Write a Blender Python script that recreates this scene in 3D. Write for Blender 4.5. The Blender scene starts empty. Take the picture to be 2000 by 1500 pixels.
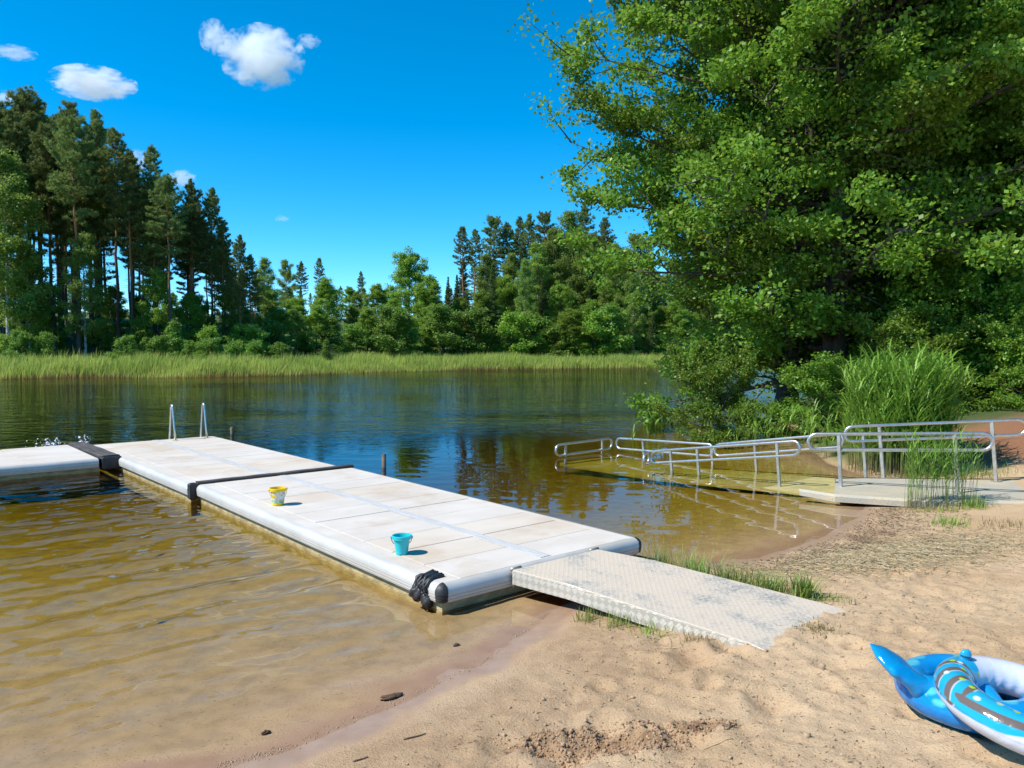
import bpy, math, random
import numpy as np
from mathutils import Vector, Matrix
R = math.radians
sc = bpy.context.scene
C = sc.collection

# ------------------------------------------------------------------ camera, sky, sun, exposure
CAM_H, FPX, PIT = 1.9, 1500.0, math.atan(70 / 1500)
cam = bpy.data.cameras.new('camera')
cam.sensor_width = 36.0
cam.lens = 36.0 * FPX / 2000
cam.clip_start, cam.clip_end = 0.05, 8000
cam_o = bpy.data.objects.new('camera', cam)
C.objects.link(cam_o)
cam_o.location = (0, 0, CAM_H)
cam_o.rotation_euler = (math.pi / 2 - PIT, 0, 0)
sc.camera = cam_o

SUN_AZ = R(-110)          # measured clockwise from +Y: the sun stands to the left, a touch behind the camera
SUN_EL = R(49)
world = bpy.data.worlds.new('World')
sc.world = world
world.use_nodes = True
wn, wl = world.node_tree.nodes, world.node_tree.links
wn.clear()
sky = wn.new('ShaderNodeTexSky')
sky.sky_type = 'NISHITA'
sky.sun_disc = False
sky.sun_elevation = SUN_EL
sky.sun_rotation = SUN_AZ
sky.air_density, sky.dust_density, sky.ozone_density = 0.6, 0.0, 4.5
hsv = wn.new('ShaderNodeHueSaturation')
hsv.inputs['Hue'].default_value = 0.486
hsv.inputs['Saturation'].default_value = 1.36
hsv.inputs['Value'].default_value = 1.22
bg = wn.new('ShaderNodeBackground')
bg.inputs['Strength'].default_value = 0.15
wo = wn.new('ShaderNodeOutputWorld')
wl.new(sky.outputs[0], hsv.inputs['Color'])
wl.new(hsv.outputs[0], bg.inputs[0])
wl.new(bg.outputs[0], wo.inputs[0])

sun = bpy.data.lights.new('sun', 'SUN')
sun.energy = 4.4
sun.angle = R(0.53)
sun.color = (1.0, 0.95, 0.87)
sun_o = bpy.data.objects.new('sun', sun)
C.objects.link(sun_o)
sd = Vector((math.sin(SUN_AZ) * math.cos(SUN_EL), math.cos(SUN_AZ) * math.cos(SUN_EL), math.sin(SUN_EL)))
sun_o.rotation_euler = (-sd).to_track_quat('-Z', 'Y').to_euler()

vs = sc.view_settings
vs.view_transform = 'Standard'
vs.look = 'None'
vs.exposure = 0.5
vs.gamma = 1.0
vs.use_curve_mapping = False
cy = sc.cycles
cy.use_denoising = True
cy.max_bounces = 10
cy.diffuse_bounces = 3
cy.glossy_bounces = 3
cy.transmission_bounces = 4
cy.volume_bounces = 14
cy.transparent_max_bounces = 12
cy.caustics_reflective = False
cy.caustics_refractive = False

# ------------------------------------------------------------------ helpers
rng = np.random.default_rng(7)
random.seed(7)
D1 = np.array([-0.643, 0.766])      # along the pontoon, away from the beach
D2 = np.array([0.766, 0.643])       # across it
ROT = math.atan2(0.643, 0.766)

def ab(a, b, z=0.0):
    p = a * D1 + b * D2
    return (float(p[0]), float(p[1]), z)

def px2x(px, y):
    return (px - 1000) / FPX * y

def tag(o, label=None, cat=None, group=None, kind=None):
    if label: o['label'] = label
    if cat: o['category'] = cat
    if group: o['group'] = group
    if kind: o['kind'] = kind
    return o

def empty(name, loc=(0, 0, 0), rz=0.0):
    o = bpy.data.objects.new(name, None)
    o.empty_display_size = 0.2
    C.objects.link(o)
    o.location = loc
    o.rotation_euler = (0, 0, rz)
    return o

def link(name, me, parent=None):
    o = bpy.data.objects.new(name, me)
    C.objects.link(o)
    if parent is not None:
        o.parent = parent
    return o

def np_mesh(name, V, F, mat=None, smooth=False):
    V = np.asarray(V, dtype=np.float32)
    F = np.asarray(F, dtype=np.int32)
    me = bpy.data.meshes.new(name)
    n, k = F.shape
    me.vertices.add(len(V))
    me.vertices.foreach_set('co', V.ravel())
    me.loops.add(n * k)
    me.loops.foreach_set('vertex_index', F.ravel())
    me.polygons.add(n)
    me.polygons.foreach_set('loop_start', np.arange(0, n * k, k, dtype=np.int32))
    me.polygons.foreach_set('loop_total', np.full(n, k, dtype=np.int32))
    if smooth:
        me.polygons.foreach_set('use_smooth', np.ones(n, dtype=bool))
    me.update(calc_edges=True)
    me.validate()
    if mat: me.materials.append(mat)
    return me

class MB:
    """collects polygons"""
    def __init__(s): s.v, s.f = [], []
    def add(s, V, F):
        o = len(s.v)
        s.v += [tuple(map(float, p)) for p in V]
        s.f += [tuple(int(i) + o for i in q) for q in F]
        return s
    def box(s, x0, x1, y0, y1, z0, z1, bev=0.0):
        if bev <= 0:
            V = [(x, y, z) for z in (z0, z1) for y in (y0, y1) for x in (x0, x1)]
            F = [(0, 2, 3, 1), (4, 5, 7, 6), (0, 1, 5, 4), (2, 6, 7, 3), (0, 4, 6, 2), (1, 3, 7, 5)]
            return s.add(V, F)
        b = bev
        V = []
        for z, i in ((z0, b), (z0 + b, 0), (z1 - b, 0), (z1, b)):
            V += [(x0 + i, y0 + i, z), (x1 - i, y0 + i, z), (x1 - i, y1 - i, z), (x0 + i, y1 - i, z)]
        F = [(3, 2, 1, 0), (12, 13, 14, 15)]
        for r in range(3):
            for k in range(4):
                a, c = r * 4 + k, r * 4 + (k + 1) % 4
                F.append((a, c, c + 4, a + 4))
        return s.add(V, F)
    def tube(s, P, r, n=10, closed=False, cap=True):
        V, F = tube(P, r, n, closed)
        o = len(s.v)
        s.add(V, F)
        if cap and not closed:
            s.f.append(tuple(o + i for i in range(n))[::-1])
            m = len(V) - n
            s.f.append(tuple(o + m + i for i in range(n)))
        return s
    def lathe(s, prof, n=32, close=False):
        V, F = [], []
        for (r, z) in prof:
            for k in range(n):
                t = 2 * math.pi * k / n
                V.append((r * math.cos(t), r * math.sin(t), z))
        m = len(prof)
        for i in range(m if close else m - 1):
            for k in range(n):
                a, b_ = i * n + k, i * n + (k + 1) % n
                j = ((i + 1) % m) * n
                F.append((a, b_, j + (k + 1) % n, j + k))
        return s.add(V, F)
    def build(s, name, mat, parent=None, smooth=False, auto=None):
        me = bpy.data.meshes.new(name)
        me.from_pydata(s.v, [], s.f)
        me.update()
        if mat: me.materials.append(mat)
        o = link(name, me, parent)
        if smooth or auto:
            me.polygons.foreach_set('use_smooth', [True] * len(me.polygons))
            if auto:
                try: me.set_sharp_from_angle(angle=R(auto))
                except Exception: pass
        return o

def tube(P, r, n=8, closed=False):
    P = np.asarray(P, float)
    m = len(P)
    r = np.broadcast_to(np.asarray(r, float), (m,))
    if closed:
        T = np.roll(P, -1, 0) - np.roll(P, 1, 0)
    else:
        T = np.gradient(P, axis=0)
    T /= np.linalg.norm(T, axis=1)[:, None] + 1e-9
    ref = np.array([0, 0, 1.0]) if abs(T[0, 2]) < 0.9 else np.array([1.0, 0, 0])
    N = np.zeros_like(P)
    cur = np.cross(ref, T[0]); cur /= np.linalg.norm(cur) + 1e-9
    for i in range(m):
        cur = cur - T[i] * (cur @ T[i])
        l = np.linalg.norm(cur)
        if l < 1e-6:
            cur = np.cross([1, 0, 0], T[i]); l = np.linalg.norm(cur)
        cur = cur / l
        N[i] = cur
    B = np.cross(T, N)
    t = np.arange(n) * 2 * math.pi / n
    V = P[:, None, :] + r[:, None, None] * (np.cos(t)[None, :, None] * N[:, None, :] + np.sin(t)[None, :, None] * B[:, None, :])
    V = V.reshape(-1, 3)
    F = []
    for i in range(m if closed else m - 1):
        a0, b0 = i * n, ((i + 1) % m) * n
        for k in range(n):
            k2 = (k + 1) % n
            F.append((a0 + k, a0 + k2, b0 + k2, b0 + k))
    return V, np.array(F, dtype=np.int32)

def copy_tree(o, parent=None):
    c = o.copy()
    C.objects.link(c)
    c.parent = parent
    for ch in o.children:
        copy_tree(ch, c)
    return c

# value noise in numpy
def vnoise(x, y, seed=0):
    g = np.random.default_rng(seed).random((256, 256))
    xi, yi = np.floor(x).astype(int), np.floor(y).astype(int)
    fx, fy = x - xi, y - yi
    fx, fy = fx * fx * (3 - 2 * fx), fy * fy * (3 - 2 * fy)
    g00 = g[xi % 256, yi % 256]; g10 = g[(xi + 1) % 256, yi % 256]
    g01 = g[xi % 256, (yi + 1) % 256]; g11 = g[(xi + 1) % 256, (yi + 1) % 256]
    return (g00 * (1 - fx) + g10 * fx) * (1 - fy) + (g01 * (1 - fx) + g11 * fx) * fy - 0.5

def fbm(x, y, f, o=4, seed=0):
    h, a = 0, 1.0
    for i in range(o):
        h = h + a * vnoise(x * f + 13.7 * i, y * f + 7.1 * i, seed + i)
        f *= 2.03; a *= 0.5
    return h

def sstep(a, b, x):
    t = np.clip((x - a) / (b - a), 0, 1)
    return t * t * (3 - 2 * t)

# ------------------------------------------------------------------ materials
class NT:
    def __init__(s, name):
        s.m = bpy.data.materials.new(name)
        s.m.use_nodes = True
        s.t = s.m.node_tree
        s.t.nodes.clear()
        s.out = s.t.nodes.new('ShaderNodeOutputMaterial')
    def n(s, typ, **kw):
        nd = s.t.nodes.new('ShaderNode' + typ)
        for k, v in kw.items():
            if k in nd.inputs: nd.inputs[k].default_value = v
            else: setattr(nd, k, v)
        return nd
    def l(s, a, b): s.t.links.new(a, b)
    def val(s, x, sock):
        if isinstance(x, (int, float)): sock.default_value = x
        else: s.l(x, sock)
    def math(s, op, a, b=0.0, c=None, clamp=False):
        nd = s.t.nodes.new('ShaderNodeMath'); nd.operation = op; nd.use_clamp = clamp
        s.val(a, nd.inputs[0]); s.val(b, nd.inputs[1])
        if c is not None: s.val(c, nd.inputs[2])
        return nd.outputs[0]
    def ss(s, x, a, b, lo=0.0, hi=1.0):
        nd = s.t.nodes.new('ShaderNodeMapRange'); nd.interpolation_type = 'SMOOTHSTEP'
        s.val(x, nd.inputs['Value'])
        nd.inputs['From Min'].default_value = a; nd.inputs['From Max'].default_value = b
        nd.inputs['To Min'].default_value = lo; nd.inputs['To Max'].default_value = hi
        return nd.outputs[0]
    def noise(s, vec, scale, detail=4, rough=0.55, dist=0.0):
        nd = s.n('TexNoise'); nd.inputs['Scale'].default_value = scale
        nd.inputs['Detail'].default_value = detail; nd.inputs['Roughness'].default_value = rough
        nd.inputs['Distortion'].default_value = dist
        s.l(vec, nd.inputs['Vector'])
        return nd.outputs[0]
    def mapping(s, vec, rot=(0, 0, 0), scale=(1, 1, 1), loc=(0, 0, 0)):
        nd = s.n('Mapping'); nd.inputs['Rotation'].default_value = rot
        nd.inputs['Scale'].default_value = scale; nd.inputs['Location'].default_value = loc
        s.l(vec, nd.inputs['Vector'])
        return nd.outputs[0]
    def mix(s, f, a, b):
        nd = s.t.nodes.new('ShaderNodeMix'); nd.data_type = 'RGBA'
        s.val(f, nd.inputs[0])
        for x, i in ((a, 6), (b, 7)):
            if isinstance(x, tuple): nd.inputs[i].default_value = (*x[:3], 1)
            else: s.l(x, nd.inputs[i])
        return nd.outputs[2]
    def obj(s): return s.n('TexCoord').outputs['Object']
    def pos(s): return s.n('NewGeometry').outputs['Position']
    def attr(s, name):
        nd = s.n('Attribute'); nd.attribute_name = name
        return nd
    def bump(s, h, dist=0.01, strength=1.0):
        nd = s.n('Bump'); nd.inputs['Strength'].default_value = strength
        nd.inputs['Distance'].default_value = dist
        s.l(h, nd.inputs['Height'])
        return nd.outputs[0]
    def bsdf(s, color, rough=0.6, metal=0.0, spec=0.5, normal=None, out=True):
        p = s.n('BsdfPrincipled')
        if isinstance(color, tuple): p.inputs['Base Color'].default_value = (*color[:3], 1)
        else: s.l(color, p.inputs['Base Color'])
        s.val(rough, p.inputs['Roughness']); s.val(metal, p.inputs['Metallic'])
        s.val(spec, p.inputs['Specular IOR Level'])
        if normal is not None: s.l(normal, p.inputs['Normal'])
        if out: s.l(p.outputs[0], s.out.inputs['Surface'])
        return p

def simple(name, c1, c2=None, scale=6.0, rough=0.6, metal=0.0, bump=0.0, bscale=40.0, spec=0.5, lo=0.35, hi=0.65, stretch=(1, 1, 1)):
    m = NT(name)
    v = m.mapping(m.obj(), scale=stretch)
    col = c1
    if c2 is not None:
        col = m.mix(m.ss(m.noise(v, scale, 5), lo, hi), c1, c2)
    nm = m.bump(m.noise(v, bscale, 4), bump) if bump else None
    m.bsdf(col, rough, metal, spec, nm)
    return m.m

def leafmat(name, c1, c2, trans=0.35, rough=0.42, spec=0.4, tr_col=None):
    m = NT(name)
    isl = m.n('NewGeometry').outputs['Random Per Island']
    oi = m.n('ObjectInfo').outputs['Random']
    col = m.mix(isl, c1, c2)
    col = m.mix(m.math('MULTIPLY', m.ss(isl, 0.93, 0.97), 0.55), col, (c2[0] * 1.7, c2[1] * 1.25, c2[2] * 1.1))
    k = m.n('HueSaturation')
    m.l(col, k.inputs['Color'])
    m.l(m.ss(oi, 0, 1, 0.8, 1.2), k.inputs['Value'])
    m.l(m.ss(oi, 0, 1, 0.488, 0.508), k.inputs['Hue'])
    p = m.bsdf(k.outputs[0], rough, 0, spec, out=False)
    t = m.n('BsdfTranslucent')
    h = m.n('HueSaturation'); h.inputs['Hue'].default_value = 0.48; h.inputs['Value'].default_value = 1.25
    m.l(k.outputs[0], h.inputs['Color'])
    m.l(h.outputs[0], t.inputs['Color'])
    mx = m.n('MixShader'); mx.inputs[0].default_value = trans
    m.l(p.outputs[0], mx.inputs[1]); m.l(t.outputs[0], mx.inputs[2])
    m.l(mx.outputs[0], m.out.inputs['Surface'])
    return m.m

MAT = {}
MAT['alder_leaf'] = leafmat('alder_leaf', (0.10, 0.215, 0.022), (0.195, 0.345, 0.040), 0.44, 0.46, 0.4)
MAT['birch_leaf'] = leafmat('birch_leaf', (0.15, 0.26, 0.042), (0.25, 0.37, 0.065), 0.46, 0.5)
MAT['oak_leaf'] = leafmat('oak_leaf', (0.14, 0.27, 0.030), (0.25, 0.40, 0.05), 0.46, 0.5)
MAT['young_leaf'] = leafmat('young_leaf', (0.12, 0.25, 0.03), (0.19, 0.34, 0.05), 0.35, 0.5)
MAT['pine_needle'] = leafmat('pine_needle', (0.12, 0.185, 0.048), (0.20, 0.275, 0.07), 0.36, 0.6, 0.3)
MAT['spruce_needle'] = leafmat('spruce_needle', (0.085, 0.14, 0.032), (0.14, 0.20, 0.046), 0.26, 0.6, 0.3)
MAT['bark_dark'] = simple('bark_dark', (0.05, 0.042, 0.033), (0.11, 0.095, 0.075), 9, 0.9, bump=0.03, bscale=14, stretch=(1, 1, 0.25))
MAT['bark_birch'] = simple('bark_birch', (0.42, 0.40, 0.36), (0.09, 0.08, 0.07), 3, 0.8, lo=0.5, hi=0.62, stretch=(1, 1, 0.6))
MAT['dead_wood'] = simple('dead_wood', (0.30, 0.26, 0.21), (0.16, 0.13, 0.10), 6, 0.85)

def pinebark():
    m = NT('pine_bark')
    o = m.obj()
    sep = m.n('SeparateXYZ'); m.l(o, sep.inputs[0])
    n1 = m.noise(m.mapping(o, scale=(1, 1, 0.3)), 9, 4)
    low = m.mix(n1, (0.055, 0.043, 0.035), (0.14, 0.105, 0.08))
    hi = m.mix(n1, (0.26, 0.115, 0.045), (0.42, 0.20, 0.085))
    f = m.ss(m.math('ADD', sep.outputs[2], m.math('MULTIPLY', n1, 2.0)), 6.5, 11.0)
    m.bsdf(m.mix(f, low, hi), 0.85, 0, 0.3, m.bump(n1, 0.03))
    return m.m
MAT['bark_pine'] = pinebark()

# ------------------------------------------------------------------ terrain
LAKE = np.array([(-90, -2), (-60, 0), (-20, 0.8), (-8, 1.9), (-4, 2.4), (-2.2, 2.9), (-1.28, 3.4), (-1.06, 3.53), (-0.65, 3.96),
                 (-0.15, 4.52), (0.2, 5.25), (0.33, 5.55), (0.75, 6.0), (1.37, 6.55), (2.23, 6.88), (3.04, 7.53), (3.85, 8.5),
                 (4.25, 9.2), (4.9, 10.0), (5.3, 11.2), (5.2, 12.5), (5.5, 14.0), (6.0, 16.0), (6.5, 17.8), (7.2, 20), (9, 24),
                 (13, 28), (20, 36), (28, 47), (33, 60), (33, 74), (26, 79), (16.5, 77.2), (5, 73.5), (-4.6, 69.2), (-10, 65),
                 (-14.2, 60.7), (-16.2, 55.5), (-18.5, 51.6), (-25, 50.2), (-32.8, 49.2), (-50, 47.5), (-90, 46)], float)

def sdist(x, y):
    """positive on land, negative in the lake"""
    x = np.asarray(x, float); y = np.asarray(y, float)
    d2 = np.full(x.shape, 1e9); inside = np.zeros(x.shape, bool)
    for i in range(len(LAKE)):
        ax, ay = LAKE[i]; bx, by = LAKE[(i + 1) % len(LAKE)]
        ex, ey = bx - ax, by - ay
        t = np.clip(((x - ax) * ex + (y - ay) * ey) / (ex * ex + ey * ey), 0, 1)
        d2 = np.minimum(d2, (x - ax - t * ex) ** 2 + (y - ay - t * ey) ** 2)
        if ay != by:
            cr = ((ay > y) != (by > y)) & (x < (bx - ax) * (y - ay) / (by - ay) + ax)
            inside ^= cr
    d = np.sqrt(d2)
    return np.where(inside, -d, d)

PITS = [(random.uniform(-0.6, 3.6), random.uniform(2.6, 6.2), random.uniform(0.05, 0.13), random.uniform(0.010, 0.030)) for _ in range(110)]

def height(x, y, fine=True):
    x = np.asarray(x, float); y = np.asarray(y, float)
    d = sdist(x, y)
    d = d + 0.10 * fbm(x, y, 0.9, 2, 40) * np.clip(np.abs(d), 0.3, 1)
    beach = np.where(d < 4, 0.075 * d, 0.3 + 0.03 * (d - 4))
    bank = np.clip(0.22 * d, 0, 0.7) + 0.04 * np.clip(d - 3, 0, 30)
    fl = 0.05 * np.clip(d, 0, 8) + 0.17 * np.clip(d - 9, 0, 34) + 0.03 * np.clip(d - 43, 0, 400) + 0.7 * fbm(x, y, 0.12, 3, 9) * sstep(6, 16, d)
    wb = sstep(10.5, 14, y)
    wf = sstep(28, 42, y + np.abs(np.minimum(x + 20, 0)) * 0.3)
    land = beach * (1 - wb) + bank * wb
    land = land * (1 - wf) + fl * wf
    w = -d
    bed = -(0.034 * w + 0.0032 * np.clip(w - 6, 0, 18) ** 2 + 0.1 * np.clip(w - 24, 0, 10))
    bed = bed * (1 + 1.1 * sstep(5.0, 6.2, x * D2[0] + y * D2[1]) * sstep(0.3, 1.2, w))
    wshelf = sstep(40, 46, y)
    bed = bed * (1 - wshelf) + np.maximum(bed, -0.12 * w - 0.02) * wshelf
    h = np.where(d > 0, land, bed)
    if fine:
        near = (1 - sstep(9, 14, y)) * sstep(-8, -3, x)
        dry = sstep(0.15, 0.9, d) * near
        h = h + dry * (0.020 * fbm(x, y, 2.6, 3, 1) + 0.020 * fbm(x, y, 13, 3, 5))
        h = h + near * (1 - sstep(-0.2, 0.1, d)) * 0.008 * fbm(x, y, 3.0, 3, 21)
        for (qx, qy, qr, qd) in PITS:
            g = np.exp(-((x - qx) ** 2 + ((y - qy) * 0.8) ** 2) / qr ** 2)
            h = h - dry * qd * (g - 0.45 * np.exp(-((np.hypot(x - qx, (y - qy) * 0.8) - 1.5 * qr) / (0.5 * qr)) ** 2))
        # the two dug holes near the bottom of the view
        for (qx, qy, rx, ry, dp) in ((0.42, 3.47, 0.30, 0.12, 0.05), (0.91, 3.57, 0.11, 0.06, 0.03)):
            e = np.sqrt(((x - qx) / rx) ** 2 + ((y - qy) / ry) ** 2)
            h = h - dp * np.exp(-e ** 2 * 1.3) * near
            h = h + (0.020 * np.exp(-((e - 0.9) / 0.55) ** 2) * (0.5 + 1.6 * vnoise(x * 34, y * 34, 77)) + 0.016 * np.exp(-((e - 0.5) / 0.7) ** 2) * vnoise(x * 50, y * 50, 78)) * near
    return h

def ground_z(x, y):
    return float(height(np.array([x]), np.array([y]))[0])

def axis(lo, hi, dlo, dhi, step, grow=1.10, mx=6.0):
    c = list(np.arange(dlo, dhi, step))
    s, v = step, dhi
    while v < hi:
        c.append(v); s = min(s * grow, mx); v += s
    s, v = step, dlo - step
    pre = []
    while v > lo:
        pre.append(v); s = min(s * grow, mx); v -= s
    return np.array(pre[::-1] + c)

xs = axis(-420, 420, -1.7, 4.3, 0.016, 1.11, 12)
ys = axis(-60, 700, 2.7, 7.2, 0.016, 1.09, 12)
X, Y = np.meshgrid(xs, ys)
Z = height(X.ravel(), Y.ravel())
SD = sdist(X.ravel(), Y.ravel())
nx, ny = len(xs), len(ys)
V = np.stack([X.ravel(), Y.ravel(), Z], 1)
I = np.arange(nx * ny).reshape(ny, nx)
F = np.stack([I[:-1, :-1].ravel(), I[:-1, 1:].ravel(), I[1:, 1:].ravel(), I[1:, :-1].ravel()], 1)

def terrain_mat():
    m = NT('sand_and_forest_floor')
    p = m.pos()
    n_big = m.noise(p, 0.9, 4)
    n_mid = m.noise(p, 7.0, 5, 0.6)
    n_fine = m.noise(p, 90.0, 5, 0.7)
    n_speck = m.noise(m.mapping(p, scale=(1, 1.5, 1)), 55.0, 3, 0.5)
    sand = m.mix(m.ss(n_big, 0.3, 0.7), (0.53, 0.345, 0.185), (0.63, 0.44, 0.26))
    sand = m.mix(m.math('MULTIPLY', m.ss(n_mid, 0.5, 0.75), 0.4), sand, (0.42, 0.27, 0.155))
    sand = m.mix(m.math('MULTIPLY', m.ss(n_fine, 0.42, 0.72), 0.5), sand, (0.72, 0.54, 0.35))
    sand = m.mix(m.math('MULTIPLY', m.ss(n_speck, 0.60, 0.68), 0.6), sand, (0.17, 0.10, 0.06))
    wet = m.attr('wet').outputs['Fac']
    moist = m.attr('moist').outputs['Fac']
    bed = m.attr('bed').outputs['Fac']
    forest = m.attr('forest').outputs['Fac']
    litter = m.attr('litter').outputs['Fac']
    sand = m.mix(m.math('MULTIPLY', moist, m.ss(n_mid, 0.3, 0.7, 0.45, 1.0)), sand, (0.27, 0.15, 0.075))
    sand = m.mix(m.math('MULTIPLY', litter, m.ss(n_speck, 0.4, 0.6, 0.2, 1.0)), sand, (0.16, 0.10, 0.055))
    bedc = m.mix(m.ss(n_mid, 0.35, 0.7), (0.38, 0.265, 0.145), (0.29, 0.20, 0.105))
    bedc = m.mix(m.math('MULTIPLY', m.ss(n_speck, 0.62, 0.70), 0.6), bedc, (0.09, 0.05, 0.025))
    sand = m.mix(bed, sand, bedc)
    wetc = m.mix(m.ss(n_mid, 0.3, 0.7), (0.33, 0.205, 0.125), (0.38, 0.25, 0.165))
    sand = m.mix(wet, sand, wetc)
    ff = m.mix(m.ss(m.noise(p, 0.5, 6, 0.65), 0.38, 0.62), (0.05, 0.085, 0.018), (0.10, 0.155, 0.03))
    ff = m.mix(m.math('MULTIPLY', m.ss(m.noise(p, 3.0, 4), 0.5, 0.7), 0.6), ff, (0.09, 0.06, 0.03))
    red = m.mix(n_speck, (0.22, 0.095, 0.045), (0.34, 0.17, 0.09))
    col = m.mix(forest, sand, ff)
    col = m.mix(m.attr('needles').outputs['Fac'], col, red)
    hb = m.math('ADD', m.math('MULTIPLY', n_fine, 0.55), m.math('MULTIPLY', n_mid, 0.6))
    b = m.n('Bump'); b.inputs['Distance'].default_value = 0.028
    m.l(m.math('SUBTRACT', 1.0, m.math('MULTIPLY', m.math('MAXIMUM', wet, bed), 0.9)), b.inputs['Strength'])
    m.l(hb, b.inputs['Height'])
    rough = m.math('SUBTRACT', 0.92, m.math('MULTIPLY', wet, 0.62))
    m.bsdf(col, rough, 0, 0.35, b.outputs[0])
    return m.m

me = np_mesh('ground', V, F, terrain_mat(), True)
def pattr(me, name, a):
    at = me.attributes.new(name, 'FLOAT', 'POINT')
    at.data.foreach_set('value', np.asarray(a, np.float32))
xr, yr = X.ravel(), Y.ravel()
edge = Z + 0.012 * fbm(xr, yr, 3.0, 3, 60)
pattr(me, 'wet', (1 - sstep(0.006, 0.020, edge)) * sstep(-0.012, -0.003, Z) * (1 - sstep(14, 20, yr)))
pattr(me, 'bed', 1 - sstep(-0.02, 0.004, Z))
dig = np.zeros_like(xr)
for (qx, qy, rx, ry) in ((0.42, 3.47, 0.36, 0.14), (0.91, 3.57, 0.14, 0.07)):
    e = np.sqrt(((xr - qx) / rx) ** 2 + ((yr - qy) / ry) ** 2) + 0.7 * fbm(xr, yr, 9, 3, 3)
    dig = np.maximum(dig, 1 - sstep(0.6, 1.15, e))
damp = sstep(0.05, 0.35, SD) * (1 - sstep(0.5, 1.3, SD + 0.6 * fbm(xr, yr, 1.5, 3, 8))) * 0.42
pattr(me, 'moist', np.clip(dig + damp, 0, 1))
lit = np.exp(-(((xr - 3.4) / 0.9) ** 2 + ((yr - 6.9) / 0.5) ** 2)) + np.exp(-((SD - 0.35) / 0.3) ** 2) * (yr > 6.6) * (yr < 9) * (xr > 1.9) * 0.9
pattr(me, 'litter', np.clip(lit * (0.5 + 1.6 * fbm(xr, yr, 5, 3, 14)), 0, 1))
pattr(me, 'forest', np.clip(sstep(11.5, 13.5, yr + 0.9 * fbm(xr, yr, 1.2, 3, 31) - 0.12 * (xr - 6)) * 1.0 + sstep(30, 40, yr), 0, 1) * sstep(-0.02, 0.06, Z))
pattr(me, 'needles', sstep(0.3, 0.5, np.exp(-(((xr - 8.4) / 2.3) ** 2 + ((yr - 12.4) / 1.5) ** 2) * 1.2) + 0.25 * fbm(xr, yr, 2.0, 3, 91)))
ground = link('ground', me)
tag(ground, 'sandy beach, lake bed and forest floor', 'ground', kind='structure')

# ------------------------------------------------------------------ water
def water_mat():
    m = NT('lake_water')
    p = m.pos()
    flat = m.n('VectorMath', operation='MULTIPLY'); m.l(p, flat.inputs[0]); flat.inputs[1].default_value = (1, 1, 0)
    p = flat.outputs[0]
    db = m.n('VectorMath', operation='DOT_PRODUCT'); m.l(p, db.inputs[0]); db.inputs[1].default_value = (0.766, 0.643, 0)
    da = m.n('VectorMath', operation='DOT_PRODUCT'); m.l(p, da.inputs[0]); da.inputs[1].default_value = (-0.643, 0.766, 0)
    a, b = da.outputs['Value'], db.outputs['Value']
    left = m.math('MULTIPLY', m.ss(b, 3.5, 2.7), m.ss(a, 15.6, 13.2))      # bay on the left of the pontoon
    near_sh = m.ss(a, 3.3, 5.2, 0.45, 1.0)
    openw = m.math('MAXIMUM', m.ss(a, 11, 17), m.math('MULTIPLY', m.ss(b, 9.0, 15.0), m.ss(a, 9.0, 13.0)))
    # bay: long lazy wavelets whose crests run towards the pontoon
    w1 = m.noise(m.mapping(p, rot=(0, 0, R(-24)), scale=(0.72, 1.75, 1)), 1.3, 1, 0.4, 0.15)
    w2 = m.noise(m.mapping(p, rot=(0, 0, R(18)), scale=(1.0, 1.9, 1)), 3.4, 1, 0.4, 0.1)
    hl = m.math('ADD', m.math('MULTIPLY', w1, 0.118), m.math('MULTIPLY', w2, 0.020))
    hl = m.math('MULTIPLY', hl, m.math('MULTIPLY', m.math('MULTIPLY', left, near_sh), 0.05))
    # open lake: small wind ripples in streaks
    r1 = m.noise(m.mapping(p, rot=(0, 0, R(8)), scale=(0.6, 1.5, 1)), 3.0, 3, 0.55, 0.3)
    r2 = m.noise(m.mapping(p, rot=(0, 0, R(-12)), scale=(0.7, 1.2, 1)), 0.8, 2, 0.5)
    gust = m.ss(m.noise(m.mapping(p, scale=(0.5, 1, 1)), 0.10, 2), 0.36, 0.62, 0.45, 1.25)
    ho = m.math('MULTIPLY', m.math('ADD', m.math('MULTIPLY', r1, 0.042), m.math('MULTIPLY', r2, 0.045)), m.math('MULTIPLY', openw, gust))
    # sheltered inlet: nearly still
    c1 = m.noise(m.mapping(p, rot=(0, 0, R(20)), scale=(0.8, 1.4, 1)), 2.0, 1, 0.4, 0.2)
    hc = m.math('MULTIPLY', c1, 0.0042)
    h = m.math('ADD', m.math('ADD', hl, ho), hc)
    nrm = m.bump(h, 1.0, 1.0)
    fr = m.n('Fresnel'); fr.inputs['IOR'].default_value = 1.333; m.l(nrm, fr.inputs['Normal'])
    g = m.n('BsdfGlossy'); g.inputs['Roughness'].default_value = 0.0; m.l(nrm, g.inputs['Normal'])
    t = m.n('BsdfTransparent')
    mx = m.n('MixShader')
    m.l(fr.outputs[0], mx.inputs[0]); m.l(t.outputs[0], mx.inputs[1]); m.l(g.outputs[0], mx.inputs[2])
    m.l(mx.outputs[0], m.out.inputs['Surface'])
    va = m.n('VolumeAbsorption')
    va.inputs['Color'].default_value = (0.80, 0.775, 0.22, 1)
    va.inputs['Density'].default_value = 3.1
    m.l(va.outputs[0], m.out.inputs['Volume'])
    return m.m
wxs = axis(-400, 400, -8.2, 1.2, 0.030, 1.12, 14)
wys = axis(-14, 640, 3.2, 12.6, 0.030, 1.12, 14)
WX, WY = np.meshgrid(wxs, wys)
wx, wy = WX.ravel(), WY.ravel()
wa, wb_ = wx * D1[0] + wy * D1[1], wx * D2[0] + wy * D2[1]
gw = np.random.default_rng(3)
wz = np.zeros_like(wx)
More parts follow.
